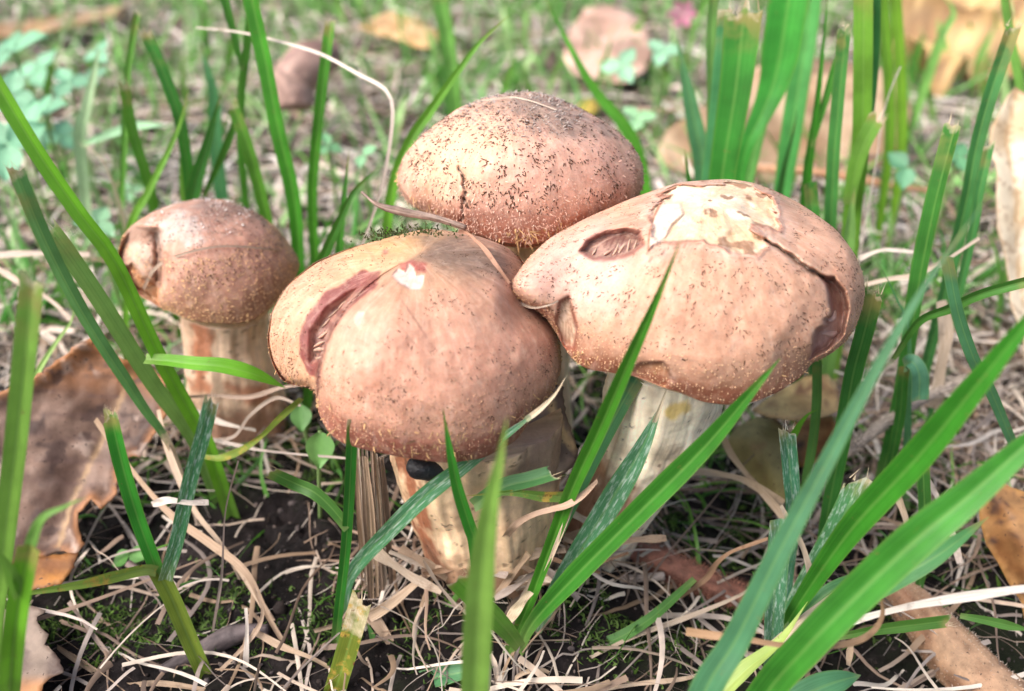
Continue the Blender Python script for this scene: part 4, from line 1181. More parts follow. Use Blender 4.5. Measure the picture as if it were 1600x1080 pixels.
CLV = (0.20, 0.44, 0.27)
for k, (x, y, Y, s) in enumerate([(22, 80, 34, 62), (70, 175, 30, 46), (40, 205, 29, 52), (12, 225, 28, 60), (108, 130, 33, 34), (155, 85, 36, 26), (95, 215, 31, 36), (150, 120, 35, 22), (20, 150, 31, 44), (60, 110, 36, 40)]):
    clover('blurred mint-green clover in the leafy clump at the upper left edge', x, y, Y, s, CLV, group='clump of blurred clover at the left', seed=k)
clover('pale clover leaflets between left mushroom and the long left blade', 152, 348, 25, 34, (0.26, 0.48, 0.28), seed=3)
clover('small clover above the left cap', 205, 298, 29, 18, (0.28, 0.5, 0.28), seed=4)
clover('small clover beside thin blades left of the rear cap', 512, 228, 28, 22, (0.20, 0.44, 0.22), seed=5)
clover('round clover leaflet just left of the rear cap', 566, 242, 27, 24, (0.22, 0.46, 0.24), 2, seed=6)
clover('mint clover in front of the pinkish leaf behind', 972, 104, 37, 34, (0.26, 0.5, 0.32), seed=7)
clover('mint clover at the top right of the pinkish leaf', 1035, 82, 37, 30, (0.26, 0.5, 0.32), seed=8)
clover('small clover at the right shoulder of the rear cap', 996, 185, 31, 30, (0.28, 0.52, 0.28), seed=9)
clover('dark green clover leaflet right of the broad tan leaf', 1418, 262, 28, 36, (0.14, 0.36, 0.2), 2, seed=10)
clover('clover leaflets behind the cut right blade', 1494, 246, 28, 30, (0.14, 0.36, 0.18), seed=11)
clover('fresh oval leaflet under the left lobe of the front cap', 500, 674, 16.6, 54, (0.16, 0.36, 0.10), 1, seed=12, up=(0.3, -0.7, 0.6))
clover('fresh round leaflet behind the fork of straws under the left stem', 470, 632, 18.2, 40, (0.16, 0.36, 0.11), 1, seed=13, up=(0.1, -0.7, 0.7))
clover('small clover in the shade beneath the brown leaf', 205, 862, 15.6, 34, (0.09, 0.24, 0.05), 2, seed=14)
# pink flower
fl_ = empty('pink_flower', at(1065, 34, 50), 'tiny pink flower blurred at the top edge', 'flower')
for k in range(6):
    a = k * 1.047; b = at(1065, 20, 50); d = np.array([math.cos(a), -0.3, math.sin(a)])
    V = [b, b + d * 0.5 + np.cross(d, [0, 1, 0]) * 0.2, b + d * 0.8, b + d * 0.5 - np.cross(d, [0, 1, 0]) * 0.2]
    mesh_obj('petal', V, [[0, 1, 2, 3]], M_CLOVER, fl_, col=np.tile((0.75, 0.25, 0.42), (4, 1)))
V, F, s, t = tube([at(1065, 22, 50), at(1066, 60, 50), at(1066, 110, 50)], lambda x: 0.06, 8, 6)
mesh_obj('stem', V, F, M_CLOVER, fl_, col=np.tile((0.2, 0.34, 0.1), (len(V), 1)))

# ------------------------------------------------------------------ ground cover that nobody could count
def ribbon_field(name, n, xy, length, width, lift, cols, rg, arch=0.6, up=0.0, seg=7, wander=0.5, mat=None, taper=0.35, label=None, fold=0.3, hgt=0.0):
    x, y = xy
    a = rg.uniform(0, 2 * np.pi, n); L = rg.uniform(*length, n); W = rg.uniform(*width, n)
    el = up + rg.normal(0, 0.18, n) if up else rg.uniform(-0.05, 0.25, n)
    k1 = rg.normal(0, wander, n); k2 = rg.normal(0, wander, n); ar = rg.uniform(0, arch, n)
    z0 = gz(x, y) + rg.uniform(*lift, n)
    P = np.zeros((n, seg, 3)); P[:, 0] = np.stack([x, y, z0], -1)
    T = np.zeros((n, seg, 3)); 
    for i in range(seg):
        t = i / (seg - 1)
        h = a + k1 * t * 2 + k2 * math.sin(t * 6) ; e = el - ar * t * (1.6 if up else 2.0)
        T[:, i] = np.stack([np.cos(h) * np.cos(e), np.sin(h) * np.cos(e), np.sin(e)], -1)
        if i: P[:, i] = P[:, i - 1] + T[:, i] * (L / (seg - 1))[:, None]
    if not up:
        g = gz(P[..., 0], P[..., 1]); P[..., 2] = np.maximum(P[..., 2], g + 0.03)
    S = nrm(np.cross(T, nrm(np.stack([rg.normal(0, .5, n), rg.normal(0, .5, n) - (1.0 if up else 0), np.full(n, 0.2 if up else 1.0)], -1))[:, None]))
    Nn = np.cross(S, T)
    s = np.linspace(0, 1, seg)
    w = W[:, None] * (1 - (1 - taper) * s[None] ** 1.5) * 0.5
    V = np.stack([P - S * w[..., None], P + Nn * (fold * w)[..., None], P + S * w[..., None]], 2).reshape(-1, 3)
    b = (np.arange(n) * seg * 3)[:, None, None] + (np.arange(seg - 1) * 3)[None, :, None]
    F = np.concatenate([b + np.array([0, 1, 4, 3]), b + np.array([1, 2, 5, 4])], 1).reshape(-1, 4)
    ci = rg.randint(0, len(cols), n)
    c = np.array(cols)[ci] * rg.uniform(0.75, 1.2, (n, 1))
    o = mesh_obj(name, V, F.astype(np.int32), mat or M_LITTER, col=np.clip(np.repeat(c, seg * 3, 0), 0, .9))
    tag(o, label, name.replace('_', ' '), kind='stuff')
    return o

def scatter(n, x0, x1, y0, y1, rg, keep=None, fan=None):
    xs = []; ys = []
    while len(xs) < n:
        y = rg.uniform(y0, y1, n); x = rg.uniform(x0, x1, n) * (1 if fan is None else y * fan)
        m = np.ones(n, bool) if keep is None else rg.uniform(0, 1, n) < keep(x, y)
        xs += list(x[m]); ys += list(y[m])
    return np.array(xs[:n]), np.array(ys[:n])
def px_of(x, y): return proj(np.stack([x, y, np.zeros_like(x)], -1))
def clear_stems(x, y):
    k = np.ones_like(x)
    for (cx, cy, r) in STEMS: k *= np.hypot(x - cx, y - cy) > r
    return k
STEMS = [(*at(770, 900, 'g')[:2], 1.5), (*at(925, 850, 'g')[:2], 1.2), (*at(378, 668, 'g')[:2], 1.2), (at(815, 500, 19.9)[0], 19.9, 1.2)]
PAL = [(0.54, 0.46, 0.38), (0.42, 0.33, 0.26), (0.64, 0.57, 0.49), (0.27, 0.19, 0.14), (0.40, 0.34, 0.30), (0.18, 0.13, 0.10), (0.22, 0.18, 0.16), (0.30, 0.21, 0.14)]
rgA = np.random.RandomState(21)
def near_keep(x, y):
    px, py, _ = px_of(x, y)
    k = 0.10 + 0.35 * np.exp(-(((px - 270) / 90) ** 2 + ((py - 720) / 60) ** 2)) + 1.0 * sstep(1100, 1300, px) * sstep(930, 640, py) + 0.55 * sstep(640, 480, py) + 0.10 * sstep(950, 1080, py)
    k = np.where((px < -60) | (px > 1660) | (py > 1150), 0.16, k)
    k *= 1 - 0.75 * np.exp(-(((px - 470) / 110) ** 2 + ((py - 840) / 80) ** 2))
    return np.clip(k, 0, 1) * clear_stems(x, y)
xy = scatter(4700, -24, 24, 2, 26, rgA, near_keep)
ribbon_field('dead_grass', 4700, xy, (0.6, 5.0), (0.015, 0.135), (0.0, 0.6), PAL, rgA, wander=0.24, label='tangle of dry straw-coloured dead grass lying on the soil round the mushrooms', seg=12)
rgG = np.random.RandomState(31)
aa = rgG.uniform(0, 2 * np.pi, 380); kk = rgG.randint(0, 3, 380); rr_ = np.array([STEMS[q][2] for q in kk]) * rgG.uniform(0.85, 1.7, 380)
xy = (np.array([STEMS[q][0] for q in kk]) + np.cos(aa) * rr_, np.array([STEMS[q][1] for q in kk]) + np.sin(aa) * rr_)
ribbon_field('straw_litter', 380, xy, (0.5, 3.0), (0.02, 0.11), (0.0, 0.35), PAL, rgG, wander=0.25, label='broken straw litter heaped round the mushroom stems', seg=9)
rgB = np.random.RandomState(22)
xy = scatter(11500, -1.02, 1.02, 24, 72, rgB, None, 1.0)
ribbon_field('dead_grass_thatch', 11500, xy, (1.5, 5.5), (0.04, 0.2), (0.0, 1.2), PAL + [(0.82, 0.73, 0.64), (0.78, 0.68, 0.59), (0.72, 0.6, 0.5), (0.8, 0.74, 0.68), (0.7, 0.62, 0.56)], rgB, wander=0.4, label='pale blurred thatch of dead grass covering the lawn behind', seg=7)  # extra bright straw tints put the background's hazy brightness into the colour
rgC = np.random.RandomState(23)
xy = scatter(7100, -1.02, 1.02, 25, 85, rgC, lambda x, y: 0.25 + 0.75 * sstep(0.45, 0.6, fbm(np.stack([x * .16, y * .16, x * 0], -1), 3)))
xy = (xy[0] * xy[1], xy[1])
ribbon_field('short_grass', 7100, xy, (1.2, 4.2), (0.09, 0.26), (-0.1, 0.0), [(0.10, 0.34, 0.04), (0.16, 0.42, 0.07), (0.07, 0.28, 0.04), (0.22, 0.48, 0.14), (0.30, 0.52, 0.20)], rgC, up=1.15, arch=0.5, wander=0.25, mat=M_LAWN, taper=0.1, label='short green lawn grass blurred in the background', seg=6)
rgD = np.random.RandomState(24)
xy = scatter(800, -12, 12, 14, 28, rgD, lambda x, y: clear_stems(x, y) * (0.15 + sstep(900, 640, px_of(x, y)[1])))
ribbon_field('fine_grass', 800, xy, (0.8, 2.6), (0.05, 0.14), (-0.1, 0.0), [(0.09, 0.27, 0.03), (0.14, 0.34, 0.05), (0.07, 0.20, 0.04)], rgD, up=0.9, arch=0.8, wander=0.4, mat=M_LAWN, taper=0.1, label='fine young grass sprouting between the straws', seg=8)
# moss
rgE = np.random.RandomState(25)
def moss_keep(x, y):
    px, py, _ = px_of(x, y); k = np.zeros_like(x)
    for (cx, cy, sx, sy) in ((120, 980, 150, 80), (320, 1000, 70, 80), (1130, 800, 110, 60), (900, 620, 60, 60), (990, 980, 120, 60), (430, 720, 90, 40), (560, 1000, 120, 60), (1450, 700, 130, 90), (1400, 860, 120, 70)):
        k = np.maximum(k, np.exp(-(((px - cx) / sx) ** 2 + ((py - cy) / sy) ** 2)))
    return k * sstep(0.38, 0.55, fbm(np.stack([x * 1.1, y * 1.1, x * 0 + 3], -1), 3))
xy = scatter(7000, -13, 13, 10, 24, rgE, moss_keep)
ribbon_field('moss', 7000, xy, (0.12, 0.32), (0.03, 0.075), (-0.03, 0.02), [(0.05, 0.10, 0.02), (0.08, 0.15, 0.025), (0.035, 0.07, 0.015), (0.12, 0.2, 0.05)], rgE, up=0.9, arch=1.2, wander=0.8, mat=M_MOSS, taper=0.2, label='dark green moss growing on the shaded soil', seg=5)
# sprigs of moss caught on the front cap under the twig
cpt = [cF.point(x, y) for x, y in ((612, 366), (622, 362), (640, 362), (660, 364), (675, 366), (600, 370))]
Vm = []; Cm = []
for k in range(260):
    p, n_, r_ = cpt[k % len(cpt)]
    p = p + R.normal(0, 0.12, 3) * np.array([2.2, .9, .3]) + np.array([0, 0, .01]); d = nrm(n_ * 0.8 + R.normal(0, .7, 3)); l = R.uniform(.03, .11); q = nrm(np.cross(d, r_)) * 0.02
    Vm += [p - q, p + q, p + d * l]; g = R.uniform(.5, 1.5); Cm += [(0.06 * g, 0.075 * g, 0.025 * g)] * 3
tag(mesh_obj('moss_tuft', Vm, np.arange(len(Vm), dtype=np.int32).reshape(-1, 3), M_MOSS, col=np.array(Cm)), 'sprig of dark moss caught on top of the front cap below the twig', 'moss', kind='stuff')
# soil clods and crumbs
def crumbs(name, x, y, r, cols, rg, label, sink=0.25):
    t = (1 + 5 ** .5) / 2
    iv = nrm(np.array([(-1, t, 0), (1, t, 0), (-1, -t, 0), (1, -t, 0), (0, -1, t), (0, 1, t), (0, -1, -t), (0, 1, -t), (t, 0, -1), (t, 0, 1), (-t, 0, -1), (-t, 0, 1)], float))
    fc = [(0,11,5),(0,5,1),(0,1,7),(0,7,10),(0,10,11),(1,5,9),(5,11,4),(11,10,2),(10,7,6),(7,1,8),(3,9,4),(3,4,2),(3,2,6),(3,6,8),(3,8,9),(4,9,5),(2,4,11),(6,2,10),(8,6,7),(9,8,1)]
    vs = [tuple(v) for v in iv]; cache = {}; f2 = []
    def mid(a, b):
        k = (min(a, b), max(a, b))
        if k not in cache: cache[k] = len(vs); vs.append(tuple(nrm((np.array(vs[a]) + np.array(vs[b])))))
        return cache[k]
    for a, b, c in fc:
        ab, bc, ca = mid(a, b), mid(b, c), mid(c, a); f2 += [(a, ab, ca), (b, bc, ab), (c, ca, bc), (ab, bc, ca)]
    u = np.array(vs); f2 = np.array(f2); n = len(x); k = len(u)
    C = np.stack([x, y, gz(x, y) + r * (1 - 2 * sink) * 0.6], -1)
    V = u[None] * r[:, None, None] * rg.uniform(0.6, 1.3, (n, 1, 3))
    V = V * (0.25 + 1.5 * fbm(u[None] * 2.3 + rg.uniform(0, 50, (n, 1, 3)), 4, 0.7))[..., None] + C[:, None]
    F = (np.arange(n)[:, None, None] * k + f2[None]).reshape(-1, 3)
    c = np.array(cols)[rg.randint(0, len(cols), n)] * rg.uniform(.6, 1.4, (n, 1))
    o = mesh_obj(name, V.reshape(-1, 3), F.astype(np.int32), M_CRUMB, col=np.repeat(c, k, 0))
    return tag(o, label, name.replace('_', ' '), kind='stuff')
rgF = np.random.RandomState(26)
SOILC = [(0.05, 0.04, 0.04), (0.03, 0.022, 0.02), (0.07, 0.057, 0.056), (0.04, 0.03, 0.027)]
def clod_keep(x, y):
    px, py, _ = px_of(x, y)
    return np.maximum.reduce([np.exp(-(((px - 475) / 95) ** 2 + ((py - 840) / 75) ** 2)), 0.6 * np.exp(-(((px - 660) / 70) ** 2 + ((py - 960) / 50) ** 2)), 0.10 * np.ones_like(x)]) * clear_stems(x, y)
x, y = scatter(60, -11, 11, 10.5, 22, rgF, clod_keep)
crumbs('soil_clods', x, y, rgF.uniform(0.05, 0.15, 60), SOILC, rgF, 'lumpy mauve-grey clods of bare soil')
x, y = scatter(6000, -12, 12, 10, 30, rgF)
crumbs('soil_crumbs', x, y, rgF.uniform(0.012, 0.05, 6000), SOILC + [(0.13, 0.10, 0.09)], rgF, 'fine dark soil crumbs scattered on the ground')
# ------------------------------------------------------------------ grass blades one by one
# left side
blade('long bright green blade slanting from the top left corner past the left mushroom', [(322,690,17.0),(300,650,16.9),(243,545,16.6),(180,410,16.3),(125,335,16.2),(60,240,16.2),(0,140,16.3),(-60,40,16.5)], 25, G_BRI, tip='flat', w0=1.2, fold=0.55, yaw=0.1)
blade('pale green blade sheathing the long left blade, ending at its ragged collar', [(300,685,17.3),(236,596,17.0),(162,480,16.7),(108,400,16.6),(78,360,16.6)], 27, (0.136,0.295,0.064), tip='cut', fold=0.35, yaw=-0.1)
blade('short bright blade pointing right below the left cap', [(228,562,16.5),(262,564,16.4),(304,569,16.3),(350,573,16.3),(400,586,16.4),(446,606,16.6)], 24, G_BRI, ext=False, tip='point', w0=0.7, yaw=0.3, fold=0.4)
blade('blue-green cut blade thinning to a yellow thread above the brown leaf', [(262,692,16.8),(225,640,16.6),(199,600,16.4),(150,525,16.0),(108,452,15.6),(64,362,15.2),(24,264,15.0)], 20, (0.088,0.262,0.072), tip='cut', w0=0.12, wpeak=0.5, dry=[(0,0.344,0.56)], fold=0.4)
blade('broad pale blade with a cut top at the left edge', [(-12,1000,11.2),(4,860,11.4),(22,715,11.6),(38,560,11.9),(50,440,12.2)], 33, (0.152,0.344,0.048), tip='cut', w0=0.8, fold=0.35, yaw=0.0)
blade('pale lime curved blade behind the broad left blade', [(48,612,19.0),(60,580,19.2),(88,535,19.6),(112,500,20.0),(118,460,20.4)], 17, G_PAL, tip='long', w0=1.0)
shoot('forked shoot with two upright cut blades and one yellowed leaf at bottom left', (330, 1085, 12.6), [
    ('stem', [(335,1090,12.7),(300,1010,12.9),(268,935,13.1),(244,888,13.2)], 27, G_OLI, dict(tip='flat', w0=0.9, fold=0.75, yaw=0.0, n=24)),
    ('blade', [(250,905,13.15),(234,862,13.2),(212,800,13.3),(190,722,13.4),(174,652,13.5)], 24, G_MID, dict(tip='cut', ext=False, w0=0.9, yaw=0.2)),
    ('blade', [(258,905,13.1),(276,840,13.1),(294,755,13.2),(312,690,13.3),(328,625,13.4)], 24, (0.048,0.197,0.072), dict(tip='cut', ext=False, w0=0.9, yaw=-0.3, mat=M_MILDEW_GLARE)),  # the whitish streaks here are glare put into the colour
    ('withered_blade', [(244,892,13.1),(225,890,13.0),(180,900,12.7),(128,912,12.3),(60,924,11.9),(-20,938,11.5)], 19, (0.16,0.279,0.04), dict(tip='long', ext=False, w0=0.9, mat=M_SPOT, fold=0.5, yaw=0.3))])
shoot('blurred forked shoot close to the camera in the bottom left corner', (15, 1180, 'g'), [
    ('stem', [(8,1180,'g'),(18,1040,10.0),(30,940,10.1),(48,850,10.2)], 34, (0.096,0.295,0.016), dict(tip='flat', fold=0.6, yaw=0.0)),
    ('blade', [(40,880,10.2),(62,815,10.2),(100,792,10.25),(137,776,10.3)], 20, (0.128,0.312,0.056), dict(tip='long', ext=False, w0=0.9)),
    ('blade', [(30,930,10.1),(8,880,10.0),(-20,850,9.9)], 24, (0.128,0.312,0.04), dict(tip='long', ext=False, w0=0.9))])
blade('tiny pale-tipped blade stub above the forked shoot', [(180,700,16.9),(172,668,17.0),(168,640,17.1)], 12, (0.30,0.34,0.12), tip='cut')
# middle bottom
shoot('dark shoot left of the front stem with a stub leaf bending left', (525, 1010, 14.0), [
    ('stem', [(524,1010,13.6),(530,950,13.5),(540,860,13.4),(546,770,13.2),(551,655,13.0)], 16, G_DRK, dict(tip='cut', w0=1.0, yaw=0.1)),
    ('blade', [(544,826,13.3),(520,796,13.4),(492,770,13.5),(460,755,13.6),(424,738,13.4)], 21, (0.048,0.156,0.024), dict(tip='cut', ext=False, w0=0.75, yaw=0.3))])
shoot('mildewed blue-green blade crossing the front stem, with a dry grey tip', (545, 905, 14.1), [
    ('blade', [(540,915,14.2),(560,880,14.0),(612,825,13.7),(664,775,13.5),(721,731,13.35),(782,686,13.25),(846,639,13.25)], 28, (0.056,0.213,0.088), dict(tip='point', w0=0.75, mat=M_MILDEW_GLARE, yaw=-0.1, fold=0.3)),
    ('dry_tip', [(822,656,13.24),(842,641,13.25),(866,618,13.3),(886,586,13.4)], 8, (0.30,0.33,0.24), dict(tip='long', ext=False, w0=1.2, dry=[(0.1,1.0,0.9)])),
    ])
blade('dark narrow blade standing before the middle of the front stem', [(742,850,13.0),(736,828,12.9),(716,764,12.7),(704,706,12.5),(692,638,12.3)], 21, G_MID, tip='point', w0=0.9, yaw=0.2)
blade('out-of-focus pale green blade rising from the bottom centre', [(730,1420,'g'),(742,1080,9.1),(748,960,9.2),(756,860,9.3),(768,780,9.4),(782,715,9.5),(792,652,9.6)], 48, (0.13,0.28,0.045), tip='point', w0=1.0, fold=0.4, yaw=0.0)
blade('cut blue-green stub leaf poking right in front of the stem', [(740,790,13.6),(785,762,13.6),(825,752,13.6),(862,742,13.6)], 26, (0.064,0.205,0.064), tip='cut', ext=False, w0=0.8, yaw=0.3)
blade('yellow-spotted leaf crossing below the cut stub at the front stem', [(886,776,13.6),(850,776,13.5),(800,770,13.45),(726,775,13.4)], 15, (0.096,0.213,0.032), tip='long', ext=False, w0=1.1, mat=M_SPOT, yaw=0.2)
shoot('tall shoot right of the front stem with sharp bright blade and mildewed blade', (815, 1040, 'g'), [
    ('blade', [(812,1020,13.0),(832,975,13.0),(900,900,12.9),(1000,800,12.8),(1100,700,12.7),(1175,612,12.5),(1219,560,12.4)], 36, (0.0256,0.148,0.0128), dict(tip='point', w0=0.45, wpeak=0.3, yaw=0.15, fold=0.6, ext=False, n=50)),
    ('mildewed_blade', [(835,985,13.3),(870,920,13.5),(910,855,13.6),(956,780,13.7),(1000,705,13.8),(1036,628,13.95)], 38, (0.064,0.221,0.096), dict(tip='point', w0=0.6, wpeak=0.4, mat=M_MILDEW_GLARE, yaw=-0.2, fold=0.3, ext=False)),
    ('dry_tip', [(1022,660,13.87),(1030,640,13.9),(1040,612,14.0),(1046,590,14.1)], 6, (0.62,0.58,0.46), dict(tip='long', ext=False, w0=1.3, dry=[(0.0,1.0,0.9)])),
    ('stub_blade', [(812,1010,12.8),(790,982,12.5),(755,945,12.2),(714,902,12.0)], 34, (0.088,0.271,0.024), dict(tip='cut', ext=False, w0=0.6, yaw=0.3))])
blade('long dark blade rising from an olive stem to a point over the widest cap', [(795,1020,13.2),(830,935,13.3),(862,850,13.4),(892,770,13.3),(935,675,13.0),(985,560,12.7),(1025,470,12.5),(1064,374,12.4)], 25, (0.036,0.176,0.012), tip='point', w0=0.75, fold=0.6, yaw=0.1, n=50)
blade('shaded teal blade behind the long dark blade under the widest cap', [(850,880,14.4),(890,790,14.6),(935,700,14.8),(975,625,15.0),(996,590,15.1)], 25, (0.04,0.164,0.056), tip='flat', fold=0.3)
blade('yellow-brown blotched cut leaf at the bottom left of centre', [(515,1110,12.3),(530,1060,12.4),(548,1000,12.6),(566,936,12.8)], 34, (0.104,0.156,0.016), tip='cut', mat=M_SPOT, dry=[(0.7,1.0,0.3)], w0=1.0)
blade('thin bright blade curling down at the bottom left of centre', [(632,1085,13.2),(610,1055,13.3),(590,1015,13.5),(573,972,13.7)], 15, (0.096,0.279,0.064), tip='point', w0=0.8)
blade('teal blade lying low along the bottom edge left of centre', [(560,1094,12.5),(610,1076,12.6),(668,1062,12.6),(719,1051,12.6),(772,1042,12.6)], 30, (0.048,0.189,0.064), tip='point', ext=False, w0=0.8, yaw=0.3)
blade('green blade arching along the soil beside a grey straw at bottom right of centre', [(1085,905,14.6),(1056,932,14.2),(1009,972,13.7),(950,1004,13.4),(888,1014,13.3)], 18, (0.064,0.197,0.04), tip='cut', ext=False)
# right side, foreground
blade('huge blurred blue-green blade slanting up the right foreground', [(1030,1290,'g'),(1095,1095,9.7),(1150,1000,9.9),(1215,868,10.1),(1290,725,10.4),(1370,575,10.7),(1450,440,11.0),(1548,302,11.3)], 54, (0.052,0.176,0.076), tip='long', w0=0.9, wpeak=0.3, fold=0.25, yaw=0.0, n=50)
blade('deep green blade running to the right edge above the seed head', [(1215,1000,13.6),(1252,938,13.0),(1330,828,12.3),(1431,718,11.7),(1520,610,11.3),(1600,510,11.1),(1680,410,11.0)], 48, (0.03,0.19,0.014), tip='point', w0=0.3, wpeak=0.5, fold=0.5, yaw=0.1, n=50)
blade('widest deep green blade crossing the lower right corner', [(1090,1260,'g'),(1190,1095,10.4),(1260,1012,10.4),(1340,930,10.5),(1430,845,10.6),(1520,770,10.7),(1620,680,10.8),(1720,590,10.9)], 60, (0.033,0.19,0.018), tip='point', w0=0.85, fold=0.5, yaw=0.1, n=50)
blade('pointed teal blade ending under the widest deep green blade', [(1250,1010,12.0),(1340,940,11.8),(1400,905,11.7),(1465,868,11.7),(1545,808,11.7)], 34, (0.056,0.213,0.064), tip='point', ext=False, w0=0.9, yaw=0.2)
blade('mildew-whitened blade standing at the bottom right of the tuft', [(1204,1060,12.8),(1206,1000,12.9),(1212,900,13.1),(1220,810,13.3)], 32, (0.064,0.221,0.104), tip='flat', mat=M_MILDEW_GLARE, w0=0.9)
blade('short cut mildewed stub right of the olive leaf', [(1238,800,14.5),(1235,745,14.5),(1229,672,14.6)], 24, (0.048,0.197,0.096), tip='cut', mat=M_MILDEW_GLARE, w0=0.9)
blade('frayed cut blade between the two big foreground blades', [(1245,945,13.9),(1272,895,14.0),(1310,825,14.1),(1342,755,14.2)], 36, (0.056,0.205,0.072), tip='cut', mat=M_MILDEW_GLARE, w0=0.7)
blade('dark upright blade with a square cut top at the right rim of the widest cap', [(1282,880,15.8),(1293,804,15.9),(1312,705,16.0),(1332,590,16.1),(1348,529,16.1),(1366,458,16.2)], 27, (0.032,0.156,0.024), tip='cut', w0=0.8)
blade('thin green stem blade rising under the right rim of the widest cap', [(1262,745,16.8),(1272,690,16.9),(1278,630,17.0),(1279,560,17.1)], 15, (0.08,0.221,0.048), tip='flat')
blade('little bent leaf stub below the ochre leaf', [(1235,690,16.9),(1246,668,16.9),(1262,648,16.9),(1278,640,16.9)], 11, G_BRI, tip='long', ext=False, w0=1.0)
blade('tall cut dark blade in the middle of the right side straws', [(1400,660,18.4),(1415,590,18.5),(1432,470,18.6),(1444,400,18.7),(1465,304,18.8),(1492,200,19.0)], 25, (0.036,0.164,0.024), tip='cut', w0=0.75, fold=0.6)
blade('tall cut blade leaning right towards the cream leaf', [(1490,400,21.0),(1512,304,21.0),(1524,236,21.2),(1546,152,21.4),(1583,42,21.6)], 21, (0.04,0.164,0.04), tip='cut', w0=0.8, fold=0.6)
blade('short blade close in front of the cream leaf', [(1520,360,20.5),(1530,300,20.6),(1546,226,20.8)], 14, (0.048,0.197,0.048), tip='cut')
blade('thin curved blade arching to the right edge over the straws', [(1395,560,17.0),(1435,502,16.8),(1482,481,16.5),(1532,458,16.2),(1612,436,15.8)], 15, (0.048,0.18,0.024), tip='flat', ext=False, fold=0.6)
blade('thin blue-green blade hanging down right of the seed head', [(1480,400,15.4),(1485,427,15.4),(1499,495,15.5),(1522,562,15.6),(1549,613,15.8),(1576,677,16.0),(1600,730,16.2)][::-1], 19, (0.064,0.221,0.088), tip='flat', ext=False, w0=0.7)
blade('narrow teal blade touching the right rim of the widest cap', [(1420,520,18.2),(1401,468,18.3),(1384,432,18.4),(1366,402,18.5)], 13, (0.064,0.221,0.08), tip='long', w0=1.0)
shoot('folded teal leaf bending over a dark stem among the right straws', (1408, 660, 'g'), [
    ('stem', [(1406,650,17.6),(1410,600,17.6),(1413,572,17.6)], 16, (0.03,0.14,0.02), dict(tip='flat')),
    ('blade', [(1413,572,17.6),(1425,566,17.4),(1436,585,17.2),(1436,625,17.1)], 26, (0.064,0.205,0.104), dict(tip='flat', ext=False, w0=0.8))])
blade('frayed thin green blade lying over the thick stalk at the bottom right', [(1310,995,12.8),(1370,984,12.8),(1430,976,12.8),(1480,970,12.8)], 18, (0.064,0.197,0.024), tip='cut', ext=False)
blade('dark narrow blade between the deep green blades at right', [(1446,860,15.0),(1445,798,15.1),(1441,715,15.3)], 19, (0.036,0.148,0.024), tip='flat')
blade('dark leaf lying above the thick stalk behind the widest blade', [(1230,985,13.2),(1290,930,13.4),(1352,905,13.6),(1400,880,13.8)], 26, (0.04,0.164,0.048), tip='point', ext=False)
blade('green streak of leaf at the right edge by the rust-brown leaf', [(1500,962,13.4),(1545,970,13.3),(1610,985,13.2)], 15, (0.08,0.23,0.04), tip='point', ext=False)
blade('blurred teal leaf tip at the bottom edge of the right tuft', [(1180,1140,10.8),(1240,1095,11.0),(1300,1068,11.2),(1345,1055,11.4)], 42, (0.064,0.213,0.088), tip='point', ext=False)
blade('lime blade base fanning left from the right tuft', [(1110,1100,11.6),(1160,1050,11.9),(1220,1000,12.3),(1262,940,12.8)], 26, (0.28,0.42,0.10), tip='long', ext=False, w0=1.0)
# upper right
blade('broad sharp blade with a ragged dark cut top behind the widest cap', [(1118,420,22.5),(1124,330,22.6),(1130,265,22.7),(1150,135,22.9),(1163,15,23.1)], 54, (0.032,0.197,0.024), tip='cut', w0=0.35, wpeak=1.0, fold=0.2, yaw=0.15, dry=[(0.985,1.0,0.6)])
blade('teal blade edge behind the broad ragged blade', [(1108,330,23.6),(1124,200,23.8),(1142,22,24.0)], 34, (0.056,0.23,0.08), tip='cut', w0=0.7)
blade('widest blurred blade leaning right at the top', [(1150,330,25.4),(1160,255,25.5),(1172,215,25.6),(1193,172,25.8),(1214,112,26.0),(1232,0,26.2),(1244,-80,26.4)], 58, (0.04,0.26,0.032), tip='flat', w0=0.1, wpeak=0.78, wpow=3.2, fold=0.25, yaw=0.05)
blade('lighter blade overlapping the widest blurred blade at the top', [(1186,200,26.4),(1216,110,26.6),(1244,40,26.8),(1262,-40,27)], 24, (0.104,0.328,0.072), tip='flat')
blade('green blurred blade right of the widest one at the top', [(1232,240,28),(1250,120,28.4),(1262,40,28.7),(1270,-60,29)], 34, (0.064,0.295,0.064), tip='flat')
shoot('deep green two-bladed shoot behind the right end of the widest cap', (1258, 330, 24.4), [
    ('blade', [(1256,330,24.4),(1262,262,24.4),(1274,180,24.5),(1284,90,24.6),(1296,-40,24.8)], 24, (0.036,0.213,0.016), dict(tip='long', w0=0.8, wpeak=0.4)),
    ('blade', [(1268,230,24.4),(1286,170,24.5),(1304,110,24.6),(1322,40,24.8)], 13, (0.032,0.172,0.016), dict(tip='point', ext=False))])
blade('narrow upright blade with a white frayed cut top', [(1296,400,21.8),(1299,335,21.8),(1304,240,21.9),(1311,160,22.0),(1322,42,22.1)], 20, (0.048,0.193,0.04), tip='cut', w0=0.95, fold=0.6)
